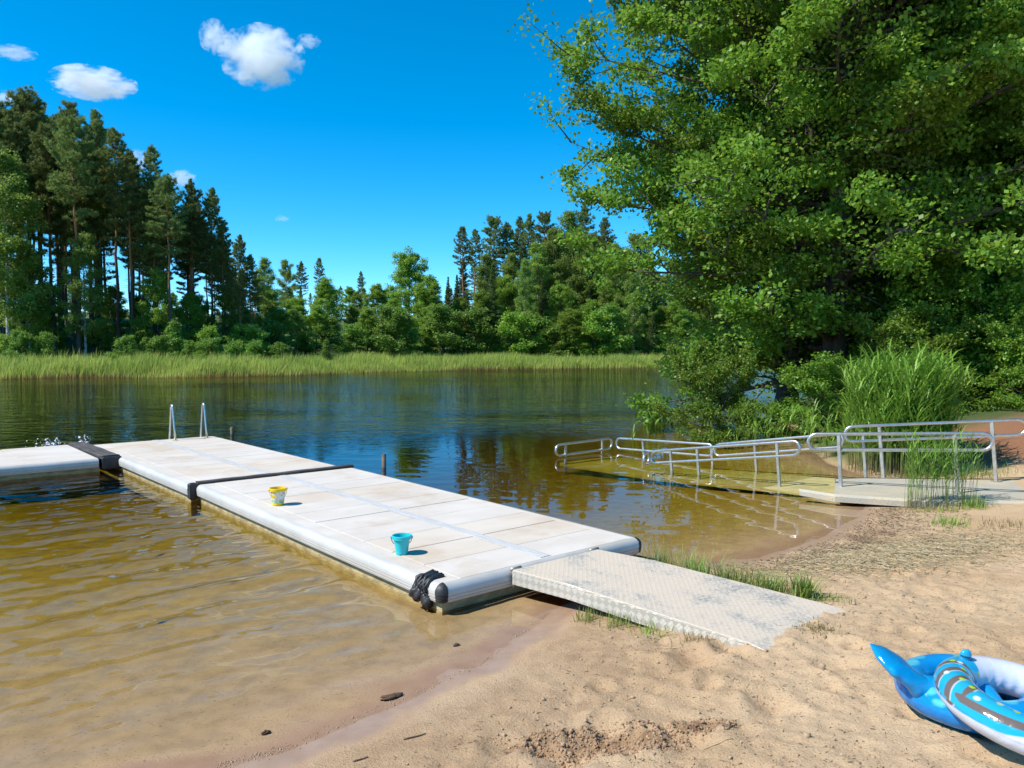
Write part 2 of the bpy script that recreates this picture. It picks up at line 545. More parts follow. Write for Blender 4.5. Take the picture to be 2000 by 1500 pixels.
warp = 0.35 * fbm(wx, wy, 0.7, 2, 50)
for k in range(30):
    lam = 0.17 * 1.052 ** k
    th = math.atan2(-D1[1], -D1[0]) + gw.normal(0, 0.42)
    kk = 2 * math.pi / lam
    wz += 0.0215 / kk * np.sin(kk * ((wx + warp * 0.25) * math.cos(th) + (wy + warp * 0.2) * math.sin(th)) + gw.uniform(0, 6.28))
for k in range(12):
    lam = 0.125 * 1.06 ** k
    th = math.atan2(-D1[1], -D1[0]) + gw.normal(0, 0.7)
    kk = 2 * math.pi / lam
    wz += 0.0075 / kk * np.sin(kk * ((wx + warp * 0.3) * math.cos(th) + (wy - warp * 0.3) * math.sin(th)) + gw.uniform(0, 6.28))
wz *= np.clip(0.75 + 0.9 * (fbm(wx, wy, 0.55, 2, 52) + 0.25), 0.3, 1.0)
wz *= sstep(3.15, 2.75, wb_) * sstep(13.05, 12.4, wa) * np.interp(-sdist(wx, wy), [0, 0.15, 0.9, 1.8], [0, 0.22, 0.62, 1.0]) * sstep(-8.2, -7.5, wx)
wn_x, wn_y = len(wxs), len(wys)
WV = np.concatenate([np.stack([wx, wy, wz], 1), np.stack([wx, wy, np.full_like(wx, -16.0)], 1)])
WI = np.arange(wn_x * wn_y).reshape(wn_y, wn_x)
qt = np.stack([WI[:-1, :-1].ravel(), WI[:-1, 1:].ravel(), WI[1:, 1:].ravel(), WI[1:, :-1].ravel()], 1)
off_ = wn_x * wn_y
qb = qt[:, ::-1] + off_
ring = np.concatenate([WI[0, :], WI[1:, -1], WI[-1, -2::-1], WI[-2:0:-1, 0]])
rn = np.roll(ring, -1)
qs = np.stack([ring, ring + off_, rn + off_, rn], 1)
wme = np_mesh('water', WV, np.concatenate([qt, qb, qs]), water_mat(), True)
wo_ = link('water', wme)
tag(wo_, 'still amber brown lake water', 'water', kind='structure')

# ------------------------------------------------------------------ pontoons
MAT['plank'] = simple('deck_board', (0.62, 0.57, 0.51), (0.70, 0.66, 0.61), 2.2, 0.75, bump=0.002, bscale=60, spec=0.3)
MAT['plank2'] = simple('deck_board_sandy', (0.62, 0.54, 0.45), (0.70, 0.64, 0.57), 1.7, 0.8, bump=0.002, bscale=60, spec=0.3)
def deckmat(name, c1, c2):
    m = NT(name)
    o = m.obj(); p = m.pos()
    c = m.mix(m.ss(m.noise(m.mapping(o, scale=(0.8, 1.6, 1)), 1.6, 4, 0.55), 0.3, 0.7), c1, c2)
    c = m.mix(m.math('MULTIPLY', m.ss(m.noise(p, 1.1, 6, 0.68), 0.50, 0.68), 0.6), c, (0.50, 0.385, 0.27))
    c = m.mix(m.math('MULTIPLY', m.ss(m.noise(p, 5.5, 5, 0.7, 0.5), 0.60, 0.74), 0.28), c, (0.38, 0.31, 0.24))
    c = m.mix(m.math('MULTIPLY', m.ss(m.noise(m.mapping(p, rot=(0, 0, ROT), scale=(1, 6, 1)), 9, 3, 0.6), 0.68, 0.73), 0.3), c, (0.30, 0.25, 0.2))
    m.bsdf(c, 0.75, 0, 0.3, m.bump(m.noise(p, 60, 4), 0.002))
    return m.m
MAT['plank'] = deckmat('deck_board', (0.57, 0.505, 0.435), (0.635, 0.58, 0.515))
MAT['plank2'] = deckmat('deck_board_sandy', (0.57, 0.48, 0.385), (0.635, 0.56, 0.475))
MAT['strip'] = simple('grey_strip', (0.46, 0.45, 0.44), (0.56, 0.55, 0.54), 9, 0.55, stretch=(3, 0.4, 1))
MAT['alu'] = simple('anodised_edge', (0.55, 0.52, 0.47), (0.62, 0.59, 0.55), 3, 0.45, 0.2, spec=0.5)
MAT['algae'] = simple('algae_stained_float', (0.50, 0.40, 0.21), (0.33, 0.25, 0.12), 7, 0.8, bump=0.01, bscale=25, stretch=(1, 1, 2))
MAT['rubber'] = simple('black_rubber', (0.016, 0.016, 0.018), (0.035, 0.034, 0.034), 12, 0.5, bump=0.004, bscale=40)
MAT['timber'] = simple('weathered_timber', (0.11, 0.095, 0.085), (0.045, 0.04, 0.037), 5, 0.85, bump=0.012, bscale=18, stretch=(0.4, 5, 5))
MAT['steel'] = simple('brushed_steel', (0.56, 0.54, 0.51), (0.66, 0.64, 0.61), 20, 0.32, 0.9)
MAT['steel_post'] = simple('galvanised_post', (0.42, 0.39, 0.33), (0.55, 0.52, 0.46), 10, 0.42, 0.7)

# fender profile: (outward, down) from the deck edge
FP = [(0.0, 0.0), (0.022, -0.004), (0.043, -0.016), (0.058, -0.034), (0.066, -0.055), (0.066, -0.080), (0.0615, -0.082), (0.0615, -0.087),
      (0.066, -0.089), (0.064, -0.105), (0.0595, -0.107), (0.0595, -0.112), (0.063, -0.114), (0.058, -0.132), (0.045, -0.140)]
DECK = 0.205

def sweep(p0, p1, out, prof=FP, z=DECK):
    """profile carried from p0 to p1 (local xy); out = outward unit vector"""
    V, F = [], []
    for p in (p0, p1):
        for (o, d) in prof:
            V.append((p[0] + out[0] * o, p[1] + out[1] * o, z + d))
    n = len(prof)
    for i in range(n - 1):
        F.append((i, i + 1, n + i + 1, n + i))
    F.append(tuple(range(n))[::-1]); F.append(tuple(range(n, 2 * n)))
    return V, F

def corner(c, a0, a1, prof=FP, n=8, z=DECK, grow=0.004):
    V, F = [], []
    for k in range(n + 1):
        t = a0 + (a1 - a0) * k / n
        for (o, d) in prof:
            V.append((c[0] + math.cos(t) * (o + grow), c[1] + math.sin(t) * (o + grow), z + d + grow))
    m = len(prof)
    for k in range(n):
        for i in range(m - 1):
            F.append((k * m + i, k * m + i + 1, (k + 1) * m + i + 1, (k + 1) * m + i))
    V.append((c[0], c[1], z + grow)); V.append((c[0], c[1], z - 0.14))
    t0 = len(V) - 2
    for k in range(n):
        F.append((t0, k * m, (k + 1) * m)); F.append((t0 + 1, (k + 1) * m + m - 1, k * m + m - 1))
    return V, F

def pontoon(a0, a1, b0, b1, label, sides, corners, nb, border=0.16, turn=0.0, along='y', strip=True):
    """deck module; local x runs across (b), local y away from the beach (a)"""
    root = empty('floating_pontoon', ab(a0, b0, 0), ROT + turn)
    W, L = b1 - b0, a1 - a0
    tag(root, label, 'pontoon', 'pontoon modules of the jetty')
    edges = {'w': ((0, L), (0, 0), (-1, 0)), 'e': ((W, 0), (W, L), (1, 0)), 's': ((0, 0), (W, 0), (0, -1)), 'n': ((W, L), (0, L), (0, 1))}
    for s in sides:
        p0, p1, o = edges[s]
        q = MB(); q.add(*sweep(p0, p1, o)); q.build('edge_rail', MAT['alu'], root, auto=35)
    MB().box(-0.018, W + 0.018, -0.018 if 's' in sides else 0.012, L - 0.012, -0.24, DECK - 0.142).build('float_body', MAT['algae'], root)
    if along == 'y':
        st = L / nb
        for i in range(nb):
            z = DECK + random.uniform(-0.0016, 0.0016)
            q = MB().box(border, W - 0.07, i * st + 0.0045, (i + 1) * st - 0.0045, z - 0.03, z, 0.003)
            q.build('plank', MAT['plank2'] if random.random() < 0.6 else MAT['plank'], root)
        MB().box(0.0, border - 0.004, 0.0, L, DECK - 0.03, DECK - 0.001, 0.002).build('edge_board', MAT['plank'], root)
        MB().box(W - 0.066, W, 0.0, L, DECK - 0.03, DECK - 0.001, 0.002).build('edge_board', MAT['plank'], root)
        MB().box(0.02, W - 0.02, 0.02, L - 0.02, DECK - 0.138, DECK - 0.032).build('under_frame', MAT['rubber'], root)
        if strip:
            cs_ = MB().box(W * 0.5 - 0.055, W * 0.5 + 0.055, 0.03, L - 0.02, DECK + 0.001, DECK + 0.006, 0.002).build('cover_strip', MAT['strip'], root)
            for k in (-0.02, 0.02):
                MB().box(W * 0.5 + k - 0.004, W * 0.5 + k + 0.004, 0.03, L - 0.02, DECK + 0.006, DECK + 0.009).build('strip_rib', MAT['alu'], cs_)
    else:
        st = W / nb
        for i in range(nb):
            z = DECK + random.uniform(-0.0016, 0.0016)
            MB().box(i * st + 0.0045, (i + 1) * st - 0.0045, 0.10, L - 0.02, z - 0.03, z, 0.003).build('plank', MAT['plank'], root)
        MB().box(0.0, W, 0.0, 0.096, DECK - 0.03, DECK - 0.001, 0.002).build('edge_board', MAT['plank'], root)
        MB().box(0.02, W - 0.02, 0.02, L - 0.02, DECK - 0.138, DECK - 0.032).build('under_frame', MAT['rubber'], root)
    cs = {'sw': ((0, 0), math.pi, 1.5 * math.pi), 'se': ((W, 0), 1.5 * math.pi, 2 * math.pi), 'ne': ((W, L), 0, 0.5 * math.pi), 'nw': ((0, L), 0.5 * math.pi, math.pi)}
    for k in corners:
        q = MB(); q.add(*corner(*cs[k])); q.build('corner_cap', MAT['rubber'], root, auto=40)
    return root

pontoon(4.52, 9.76, 3.14, 5.22, 'near pontoon module carrying both toy buckets, joined to the metal gangway', 'wes', ('sw', 'se'), 11)
pontoon(9.84, 15.0, 3.06, 5.14, 'far pontoon module with the swim ladder at its outer end', 'wen', ('ne',), 10, turn=R(0.9))
pontoon(13.05, 15.25, -4.2, 2.68, 'side pontoon module branching off at the left edge of the jetty', 'sn', (), 7, along='x', turn=R(0.6))

# timber joints between modules
def beam(name, pa, pb, wdt, z, label, end_at, hgt):
    root = empty(name, ab(*pa, 0), 0)
    p0, p1 = np.array(ab(*pa)[:2]), np.array(ab(*pb)[:2])
    d = p1 - p0; Ln = np.linalg.norm(d)
    root.rotation_euler = (0, 0, math.atan2(d[1], d[0]))
    tag(root, label, 'timber', 'weathered timbers over the pontoon joints')
    V, F = [], []
    n = 14
    for i in range(n + 1):
        x = Ln * i / n
        j = random.uniform(-0.006, 0.006); k = random.uniform(-0.003, 0.003)
        for (yy, zz) in ((-wdt / 2, -0.03), (wdt / 2, -0.03), (wdt / 2, 0.016), (wdt / 2 - 0.012, 0.024), (-wdt / 2 + 0.012, 0.024), (-wdt / 2, 0.016)):
            V.append((x, yy + j, z + zz + k))
    for i in range(n):
        for q in range(6):
            F.append((i * 6 + q, i * 6 + (q + 1) % 6, i * 6 + 6 + (q + 1) % 6, i * 6 + 6 + q))
    F.append((5, 4, 3, 2, 1, 0)); F.append(tuple(n * 6 + q for q in range(6)))
    q = MB(); q.add(V, F); q.build('timber_board', MAT['timber'], root)
    q = MB(); q.box(-end_at, -0.004, -wdt * 0.55, wdt * 0.55, z - hgt, z + 0.012, 0.022)
    q.build('rubber_block', MAT['rubber'], root)
    return root
beam('joint_timber', (9.80, 3.10), (9.83, 5.27), 0.085, DECK + 0.012, 'thin dark timber laid across the joint between near and far pontoon', 0.10, 0.20)
beam('joint_timber', (13.10, 2.86), (15.36, 2.80), 0.25, DECK + 0.010, 'wide weathered timber joining the side pontoon to the far pontoon', 0.08, 0.19)

# black strap bundle at the near corner
root = empty('strap_bundle', ab(4.72, 3.14, 0), ROT)
tag(root, 'crumpled black strap bundle tied round the near corner of the jetty', 'strap')
prof = [(0.09, 0.008)] + [(-o - 0.006, d + 0.004) for (o, d) in FP] + [(-0.02, -0.20)]
for k in range(6):
    y0 = -0.09 + 0.026 * k
    P = []
    for i, (o, d) in enumerate(prof):
        P.append((o + random.uniform(-0.012, 0.006), y0 + random.uniform(-0.016, 0.016), DECK + d + random.uniform(0.0, 0.014)))
    MB().tube(P, [0.011 + random.uniform(0, 0.008) for _ in P], 7).build('strap', MAT['rubber'], root, smooth=True)
def blob(r, seed, amp=0.35, n=14):
    g = np.random.default_rng(seed)
    V, F = [], []
    ph = g.random(6) * 6
    for i in range(n + 1):
        t = math.pi * i / n
        for k in range(2 * n):
            u = math.pi * k / n
            q = 1 + amp * (0.5 * math.sin(3 * u + ph[0] + 2 * t) * math.sin(2 * t + ph[1]) + 0.35 * math.sin(5 * u + ph[2]) * math.sin(4 * t + ph[3]) + 0.25 * math.sin(8 * t + 7 * u + ph[4]))
            V.append((r[0] * q * math.sin(t) * math.cos(u), r[1] * q * math.sin(t) * math.sin(u), r[2] * q * math.cos(t)))
    m = 2 * n
    for i in range(n):
        for k in range(m):
            F.append((i * m + k, i * m + (k + 1) % m, (i + 1) * m + (k + 1) % m, (i + 1) * m + k))
    return np.array(V), F
V_, F_ = blob((0.048, 0.06, 0.06), 3)
q = MB(); q.add(V_ + np.array([-0.075, 0.02, DECK - 0.11]), F_); q.build('knot', MAT['rubber'], root, smooth=True)
V_, F_ = blob((0.04, 0.05, 0.06), 5)
q = MB(); q.add(V_ + np.array([-0.055, -0.075, DECK - 0.15]), F_); q.build('knot', MAT['rubber'], root, smooth=True)

# gangway to the beach
def diamond():
    m = NT('chequer_plate')
    o = m.obj()
    hs = []
    for r in (R(45), R(-45)):
        v = m.mapping(o, rot=(0, 0, r), scale=(28, 28, 28))
        w_ = m.n('TexWave'); w_.inputs['Scale'].default_value = 0.32; m.l(v, w_.inputs['Vector'])
        hs.append(m.ss(w_.outputs['Fac'], 0.55, 0.9))
    h = m.math('MAXIMUM', hs[0], hs[1])
    n = m.noise(o, 2.6, 5, 0.65)
    n2 = m.noise(o, 45, 4, 0.6)
    met = m.mix(n2, (0.45, 0.42, 0.38), (0.54, 0.50, 0.45))
    snd = m.mix(n2, (0.52, 0.42, 0.31), (0.62, 0.53, 0.42))
    f = m.math('MULTIPLY', m.ss(m.math('ADD', n, m.math('MULTIPLY', n2, 0.6)), 0.55, 0.85), 0.95)
    m.bsdf(m.mix(f, met, snd), m.math('ADD', 0.5, m.math('MULTIPLY', f, 0.4)), m.math('MULTIPLY', m.math('SUBTRACT', 1.0, f), 0.5), 0.4, m.bump(h, 0.0008))
    return m.m
def diamond_side():
    m = NT('chequer_side')
    o = m.obj()
    sp = m.n('SeparateXYZ'); m.l(o, sp.inputs[0])
    cb = m.n('CombineXYZ'); m.l(sp.outputs[1], cb.inputs[0]); m.l(sp.outputs[2], cb.inputs[1])
    ck = m.n('TexChecker'); ck.inputs['Scale'].default_value = 24
    v = m.mapping(cb.outputs[0], rot=(0, 0, R(45))); m.l(v, ck.inputs['Vector'])
    w1 = m.n('TexWave'); w1.inputs['Scale'].default_value = 40; m.l(m.mapping(cb.outputs[0], rot=(0, 0, R(90))), w1.inputs['Vector'])
    w2 = m.n('TexWave'); w2.inputs['Scale'].default_value = 40; m.l(cb.outputs[0], w2.inputs['Vector'])
    mx = m.mix(ck.outputs['Fac'], w1.outputs['Color'], w2.outputs['Color'])
    n2 = m.noise(o, 30, 4)
    m.bsdf(m.mix(n2, (0.50, 0.46, 0.38), (0.62, 0.58, 0.50)), 0.5, 0.3, 0.4, m.bump(mx, 0.0016))
    return m.m
MAT['chequer'] = diamond(); MAT['chequer_side'] = diamond_side()
GA0, GA1, GB0, GB1 = 2.34, 4.43, 3.74, 4.66
root = empty('gangway', ab(GA0, GB0, 0), ROT)
tag(root, 'sandy chequer plate gangway leading from the beach up to the pontoon', 'gangway')
L_, W_ = GA1 - GA0, GB1 - GB0
zl, zh = min(ground_z(*ab(GA0, GB0 + 0.27)[:2]), ground_z(*ab(GA0, GB1 + 0.35)[:2])) + 0.004, DECK + 0.004
bw = 0.10      # the foot of the plate is a little wider than its head
def gz(y): return zl + (zh - zl) * min(y / (L_ * 0.75), 1) - 0.045 * max(0.0, 1 - y / 0.22) ** 1.5
V, F = [], []
NN = 20
for i in range(NN + 1):
    y = L_ * i / NN
    e = bw * (1 - i / NN); k0 = 0.31 * (1 - i / NN)
    for x, dz in ((-0.02, -0.012), (-0.02 + 0.01, 0), (W_ + e, 0), (W_ + e + 0.01, -0.012)):
        V.append((x + k0, y, gz(y) + dz))
for i in range(NN):
    for k in range(3):
        F.append((i * 4 + k, i * 4 + k + 1, i * 4 + k + 5, i * 4 + k + 4))
q = MB(); q.add(V, F); dp_ = q.build('deck_plate', MAT['chequer'], root)
for s, nm in ((0, 'side_plate'), (1, 'side_plate')):
    V, F = [], []
    for i in range(NN + 1):
        y = L_ * i / NN
        e = bw * (1 - i / NN)
        x = (-0.018 if s == 0 else W_ + e + 0.008) + 0.31 * (1 - i / NN)
        x2 = x + (0.005 if s == 0 else -0.005)
        V += [(x, y, gz(y) - 0.004), (x, y, gz(y) - 0.11), (x2, y, gz(y) - 0.11), (x2, y, gz(y) - 0.012)]
    for i in range(NN):
        for k in range(4):
            F.append((i * 4 + k, i * 4 + (k + 1) % 4, i * 4 + 4 + (k + 1) % 4, i * 4 + 4 + k))
    F += [(0, 1, 2, 3), tuple(NN * 4 + k for k in (3, 2, 1, 0))]
    q = MB(); q.add(V, F); q.build(nm, MAT['chequer_side'], root)
MB().box(-0.012, W_ + 0.004, L_ - 0.006, L_ - 0.001, DECK - 0.13, DECK - 0.012).build('end_plate', MAT['steel_post'], root)
for x in (0.03, W_ - 0.03):
    MB().tube([(x - 0.05, L_ + 0.015, DECK + 0.004), (x + 0.05, L_ + 0.015, DECK + 0.004)], 0.014, 10).build('hinge', MAT['steel_post'], dp_, smooth=True)

# swim ladder
root = empty('swim_ladder', ab(14.9, 4.3, 0), ROT)
tag(root, 'steel swim ladder with two bent handrails at the pontoon end', 'ladder')
def arc(c, r, t0, t1, ex, ey, n=8):
    return [np.array(c) + r * (math.cos(t) * np.array(ex) + math.sin(t) * np.array(ey)) for t in np.linspace(t0, t1, n)]
for bb in (0.0, 0.57):
    P = [(bb, -0.14, DECK)] + [(bb, -0.10, 0.42), (bb, -0.045, 0.72)] + [tuple(p) for p in arc((bb, 0.03, 0.79), 0.055, math.pi * 0.92, math.pi * 0.1, (0, 1, 0), (0, 0, 1))] + [(bb, 0.115, 0.62), (bb, 0.19, 0.30), (bb, 0.26, 0.0), (bb, 0.30, -0.7)]
    hr_ = MB().tube(P, 0.019, 10).build('handrail', MAT['steel'], root, smooth=True)
    MB().lathe([(0.0, 0), (0.05, 0), (0.05, 0.006), (0.0, 0.006)], 16).build('foot_flange', MAT['steel_post'], hr_).location = (bb, -0.14, DECK + 0.001)
for z in (-0.05, -0.32, -0.6):
    MB().box(0.0, 0.57, 0.24, 0.30, z - 0.012, z + 0.012, 0.004).build('rung', MAT['steel_post'], root)

# mooring poles
def pole(a, b, top, r, label):
    root = empty('mooring_pole', ab(a, b, 0), 0)
    tag(root, label, 'pole', 'poles that hold the jetty')
    q = MB(); q.lathe([(0.0, -2.2), (r, -2.2), (r, top - 0.012), (r * 0.85, top), (0.0, top)], 16); q.build('pole_tube', MAT['pole'], root, auto=40)
    q = MB(); q.lathe([(r + 0.004, 0.02), (r + 0.022, 0.02), (r + 0.022, 0.06), (r + 0.004, 0.06)], 16, True); q.build('ring_bracket', MAT['rubber'], root, auto=40)
MAT['pole'] = simple('rusty_pipe', (0.05, 0.052, 0.05), (0.22, 0.17, 0.11), 6, 0.7, 0.2, bump=0.006)
pole(9.12, 5.37, 0.455, 0.030, 'short dark mooring pole beside the middle of the jetty')
pole(14.55, 5.27, 0.40, 0.034, 'short black mooring pole at the outer end beside the swim ladder')

# ------------------------------------------------------------------ toy buckets
def plastic(name, c, rough=0.32):
    m = NT(name)
    p = m.bsdf(c, rough, 0, 0.5)
    p.inputs['Subsurface Weight'].default_value = 0.0
    return m.m
MAT['yellow'] = plastic('yellow_plastic', (0.85, 0.58, 0.01))
MAT['cyan'] = plastic('turquoise_plastic', (0.015, 0.52, 0.56))
MAT['wire'] = plastic('dark_handle', (0.03, 0.03, 0.035))
def sticker():
    m = NT('worn_picture_sticker')
    o = m.obj()
    sp = m.n('SeparateXYZ'); m.l(o, sp.inputs[0])
    v = m.mapping(o, scale=(1, 1, 1))
    n = m.noise(v, 26, 3, 0.6)
    n2 = m.noise(m.mapping(o, loc=(3, 1, 2)), 34, 3, 0.6)
    c = m.mix(m.ss(n, 0.50, 0.56), (0.72, 0.70, 0.64), (0.80, 0.58, 0.05))
    c = m.mix(m.ss(n2, 0.58, 0.62), c, (0.28, 0.25, 0.22))
    c = m.mix(m.math('MULTIPLY', m.ss(sp.outputs[2], 0.075, 0.045), m.ss(n2, 0.45, 0.52)), c, (0.10, 0.50, 0.42))
    m.bsdf(c, 0.4, 0, 0.5)
    return m.m
MAT['sticker'] = sticker()
def bucket(a, b, h, rt, rb, mat, label, sticker_=False, sag=0.0, rot=0.0):
    root = empty('toy_bucket', ab(a, b, DECK + 0.002), rot)
    tag(root, label, 'bucket', 'toy buckets left on the jetty')
    def r_at(z): return rb + (rt - rb) * z / h
    q = MB(); q.lathe([(0, 0.004), (rb - 0.004, 0.004), (rb - 0.001, 0.0), (rb + 0.002, 0.004)] + [(r_at(z), z) for z in np.linspace(0.01, h - 0.006, 8)] +
                      [(rt + 0.006, h - 0.006), (rt + 0.008, h), (rt + 0.004, h + 0.003), (rt - 0.003, h)] + [(r_at(z) - 0.003, z) for z in np.linspace(h - 0.01, 0.008, 6)] + [(0, 0.008)], 40)
    bd = q.build('body', mat, root, auto=50)
    q = MB(); q.lathe([(rt + 0.001, h - 0.026), (rt + 0.009, h - 0.026), (rt + 0.0105, h + 0.001), (rt + 0.004, h + 0.0045)], 40); q.build('rim', mat, bd, auto=50)
    if sticker_:
        q = MB(); q.lathe([(r_at(0.028) + 0.001, 0.028), (r_at(h - 0.03) + 0.001, h - 0.03)], 48); q.build('sticker', MAT['sticker'], bd, smooth=True)
    P = []
    rr = rt + 0.012
    for t in np.linspace(0, math.pi, 21):
        x = rr * math.cos(t) * (1.0 + 0.05 * math.sin(t)); s = math.sin(t) * rr * 1.1
        P.append((x, -s * math.cos(sag), h - 0.014 - s * math.sin(sag)))
    MB().tube(P, 0.0028, 8).build('handle', MAT['wire'] if not sticker_ else MAT['yellow'], root, smooth=True)
    for s in (-1, 1):
        MB().box(s * rr - 0.007, s * rr + 0.007, -0.009, 0.009, h - 0.026, h - 0.004, 0.003).build('handle_lug', mat, bd)
bucket(7.94, 3.36, 0.182, 0.084, 0.058, MAT['yellow'], 'yellow toy bucket with a worn picture sticker on its side', True, R(70), R(35))
bucket(5.38, 3.33, 0.152, 0.072, 0.048, MAT['cyan'], 'plain turquoise toy bucket nearest the beach end of the jetty', False, R(66), R(190))

# ------------------------------------------------------------------ access ramp with handrails
root = empty('access_ramp', (0, 0, 0))
tag(root, 'steel bathing ramp with looped handrails running down into the water', 'ramp')
def on(u, n, z): return np.array([u * D1[0] + n * D2[0], u * D1[1] + n * D2[1], z])
MAT['grate'] = simple('algae_grating', (0.46, 0.39, 0.16), (0.37, 0.31, 0.12), 4, 0.7, bump=0.006, bscale=90)
def platemat():
    m = NT('sandy_steel_plate')
    o = m.obj()
    n = m.noise(o, 2.2, 5, 0.6); n2 = m.noise(o, 40, 3)
    c = m.mix(m.ss(n, 0.4, 0.65), (0.46, 0.42, 0.34), (0.56, 0.47, 0.33))
    c = m.mix(m.math('MULTIPLY', m.ss(n2, 0.6, 0.7), 0.6), c, (0.2, 0.16, 0.11))
    m.bsdf(c, 0.65, 0.15, 0.4, m.bump(n2, 0.004))
    return m.m
MAT['platform'] = platemat()
def rdeck(u):   # ramp deck height along the slope
    return float(np.interp(u, [4.6, 5.2, 7.6, 9.8], [0.10, 0.03, -0.10, -0.12]))
N0, N1 = 9.28, 10.68
us = np.linspace(4.55, 9.75, 24)
V, F = [], []
for u in us:
    for n_, dz in ((N0, 0), (N1, 0), (N1, -0.05), (N0, -0.05)):
        V.append(on(u, n_, rdeck(u) + dz))
for i in range(len(us) - 1):
    for k in range(4):
        F.append((i * 4 + k, i * 4 + (k + 1) % 4, i * 4 + 4 + (k + 1) % 4, i * 4 + 4 + k))
F += [(3, 2, 1, 0), tuple(92 + k for k in range(4))]
q = MB(); q.add(V, F); q.build('sloping_deck', MAT['grate'], root)
# level landing, built as a plate with turned down side flanges
LD = [(3.92, 9.28), (4.62, 9.00), (7.6, 8.62), (7.6, 10.20), (4.80, 10.42), (4.40, 10.36)]
zt = 0.125
V = [(x, y, zt) for x, y in LD] + [(x, y, zt - 0.03) for x, y in LD]
n_ = len(LD)
F = [tuple(range(n_)), tuple(range(n_, 2 * n_))[::-1]] + [(k, n_ + k, n_ + (k + 1) % n_, (k + 1) % n_) for k in range(n_)]
q = MB(); q.add(V, F); q.build('landing_plate', MAT['platform'], root)
def flange(P, drop, out, name='side_flange'):
    V, F = [], []
    for i, (x, y) in enumerate(P):
        d = drop[i]
        V += [(x, y, zt + 0.004), (x + out[0] * 0.05, y + out[1] * 0.05, zt - 0.02), (x + out[0] * 0.05, y + out[1] * 0.05, zt - d), (x + out[0] * 0.04, y + out[1] * 0.04, zt - d), (x + out[0] * 0.04, y + out[1] * 0.04, zt - 0.024)]
    for i in range(len(P) - 1):
        for k in range(5):
            F.append((i * 5 + k, i * 5 + (k + 1) % 5, i * 5 + 5 + (k + 1) % 5, i * 5 + 5 + k))
    F += [(0, 1, 2, 3, 4), tuple((len(P) - 1) * 5 + k for k in (4, 3, 2, 1, 0))]
    q = MB(); q.add(V, F); q.build(name, MAT['platform'], root)
flange([(3.62, 9.62), (3.92, 9.27), (4.62, 8.99), (5.75, 8.845), (5.95, 8.82)], [0.07, 0.085, 0.085, 0.075, 0.05], (-0.2, -0.98))
flange([(4.42, 10.40), (4.82, 10.45), (7.6, 10.24)], [0.10, 0.10, 0.10], (0.05, 0.99))

def loop(p0, p1, hgt, rr=0.0215, name='handrail', tilt=(0, 0, 0)):
    """closed stadium of tube from p0 to p1 (top ends), lower bar hgt below"""
    p0, p1 = np.array(p0, float), np.array(p1, float)
    d = p1 - p0; L = np.linalg.norm(d); e = d / L
    dn = np.array([0, 0, -1.0]) + np.array(tilt)
    r = hgt / 2
    P = []
    for t in np.linspace(0, math.pi, 9): P.append(p1 - e * r + e * r * math.sin(t) + dn * (r - r * math.cos(t)))
    for k in (0.75, 0.5, 0.25): P.append(p0 + e * r + (p1 - p0 - 2 * e * r) * k + dn * hgt)
    for t in np.linspace(0, math.pi, 9): P.append(p0 + e * r - e * r * math.sin(t) + dn * (r + r * math.cos(t)))
    for k in (0.25, 0.5, 0.75): P.append(p0 + e * r + (p1 - p0 - 2 * e * r) * k)
    q = MB(); q.tube(P, rr, 12, True); return q.build(name, MAT['steel'], root, smooth=True)
def post(b0, t0, w_=0.024, name='post'):
    b0, t0 = np.array(b0, float), np.array(t0, float)
    q = MB(); q.tube([b0, b0 * 0.5 + t0 * 0.5, t0], w_, 4); return q.build(name, MAT['steel_post'], root)
def rail_h(u): return float(np.interp(u, [4.7, 5.3, 7.8, 9.6], [0.74, 0.67, 0.27, 0.24]))
NN_, NF_ = 9.53, 10.56
loop(on(7.90, NN_, rail_h(7.9) - 0.01), on(5.36, NN_, rail_h(5.36)), 0.19)
loop(on(7.43, NF_, rail_h(7.43)), on(5.28, NF_, rail_h(5.28) + 0.02), 0.19)
loop(on(9.58, NF_, rail_h(9.58)), on(7.46, NF_, rail_h(7.46)), 0.19)
loop(on(9.66, 9.10, rail_h(9.6) - 0.02), on(9.62, 10.48, rail_h(9.6)), 0.19)
# turned-out end of the near rail
loop(on(7.93, NN_ - 0.02, rail_h(7.9) - 0.02), on(7.80, NN_ - 0.30, rail_h(7.9) - 0.03), 0.18)
for u, n_, in ((5.70, NN_), (7.02, NN_), (7.52, NN_), (5.0, NF_), (6.70, NF_), (7.5, NF_), (8.95, NF_)):
    post(on(u - 0.10, n_, rdeck(u) - 0.5), on(u, n_ + 0.0, rail_h(u) - 0.01))
for n_ in (9.32, 10.25):
    post(on(9.66, n_, -0.9), on(9.64, n_, rail_h(9.6) - 0.01))
# landing rails
loop((3.86, 9.97, 0.78), (5.82, 9.26, 0.87), 0.205)
loop((4.62, 10.62, 0.81), (6.80, 10.12, 0.96), 0.205)
for (x, y, zz, dx) in ((4.20, 9.83, 0.79, 0.04), (5.44, 9.40, 0.85, 0.03), (5.05, 10.52, 0.83, 0.05), (6.40, 10.21, 0.93, 0.05)):
    po_ = post((x + dx, y - 0.05, -0.25 if x < 4.5 else zt - 0.02), (x, y, zz - 0.01), 0.027)
    MB().box(-0.05, 0.05, -0.05, 0.05, 0, 0.008).build('foot_plate', MAT['steel_post'], po_).location = (x + dx, y - 0.05, zt + 0.002 if x > 4.5 else 0.02)

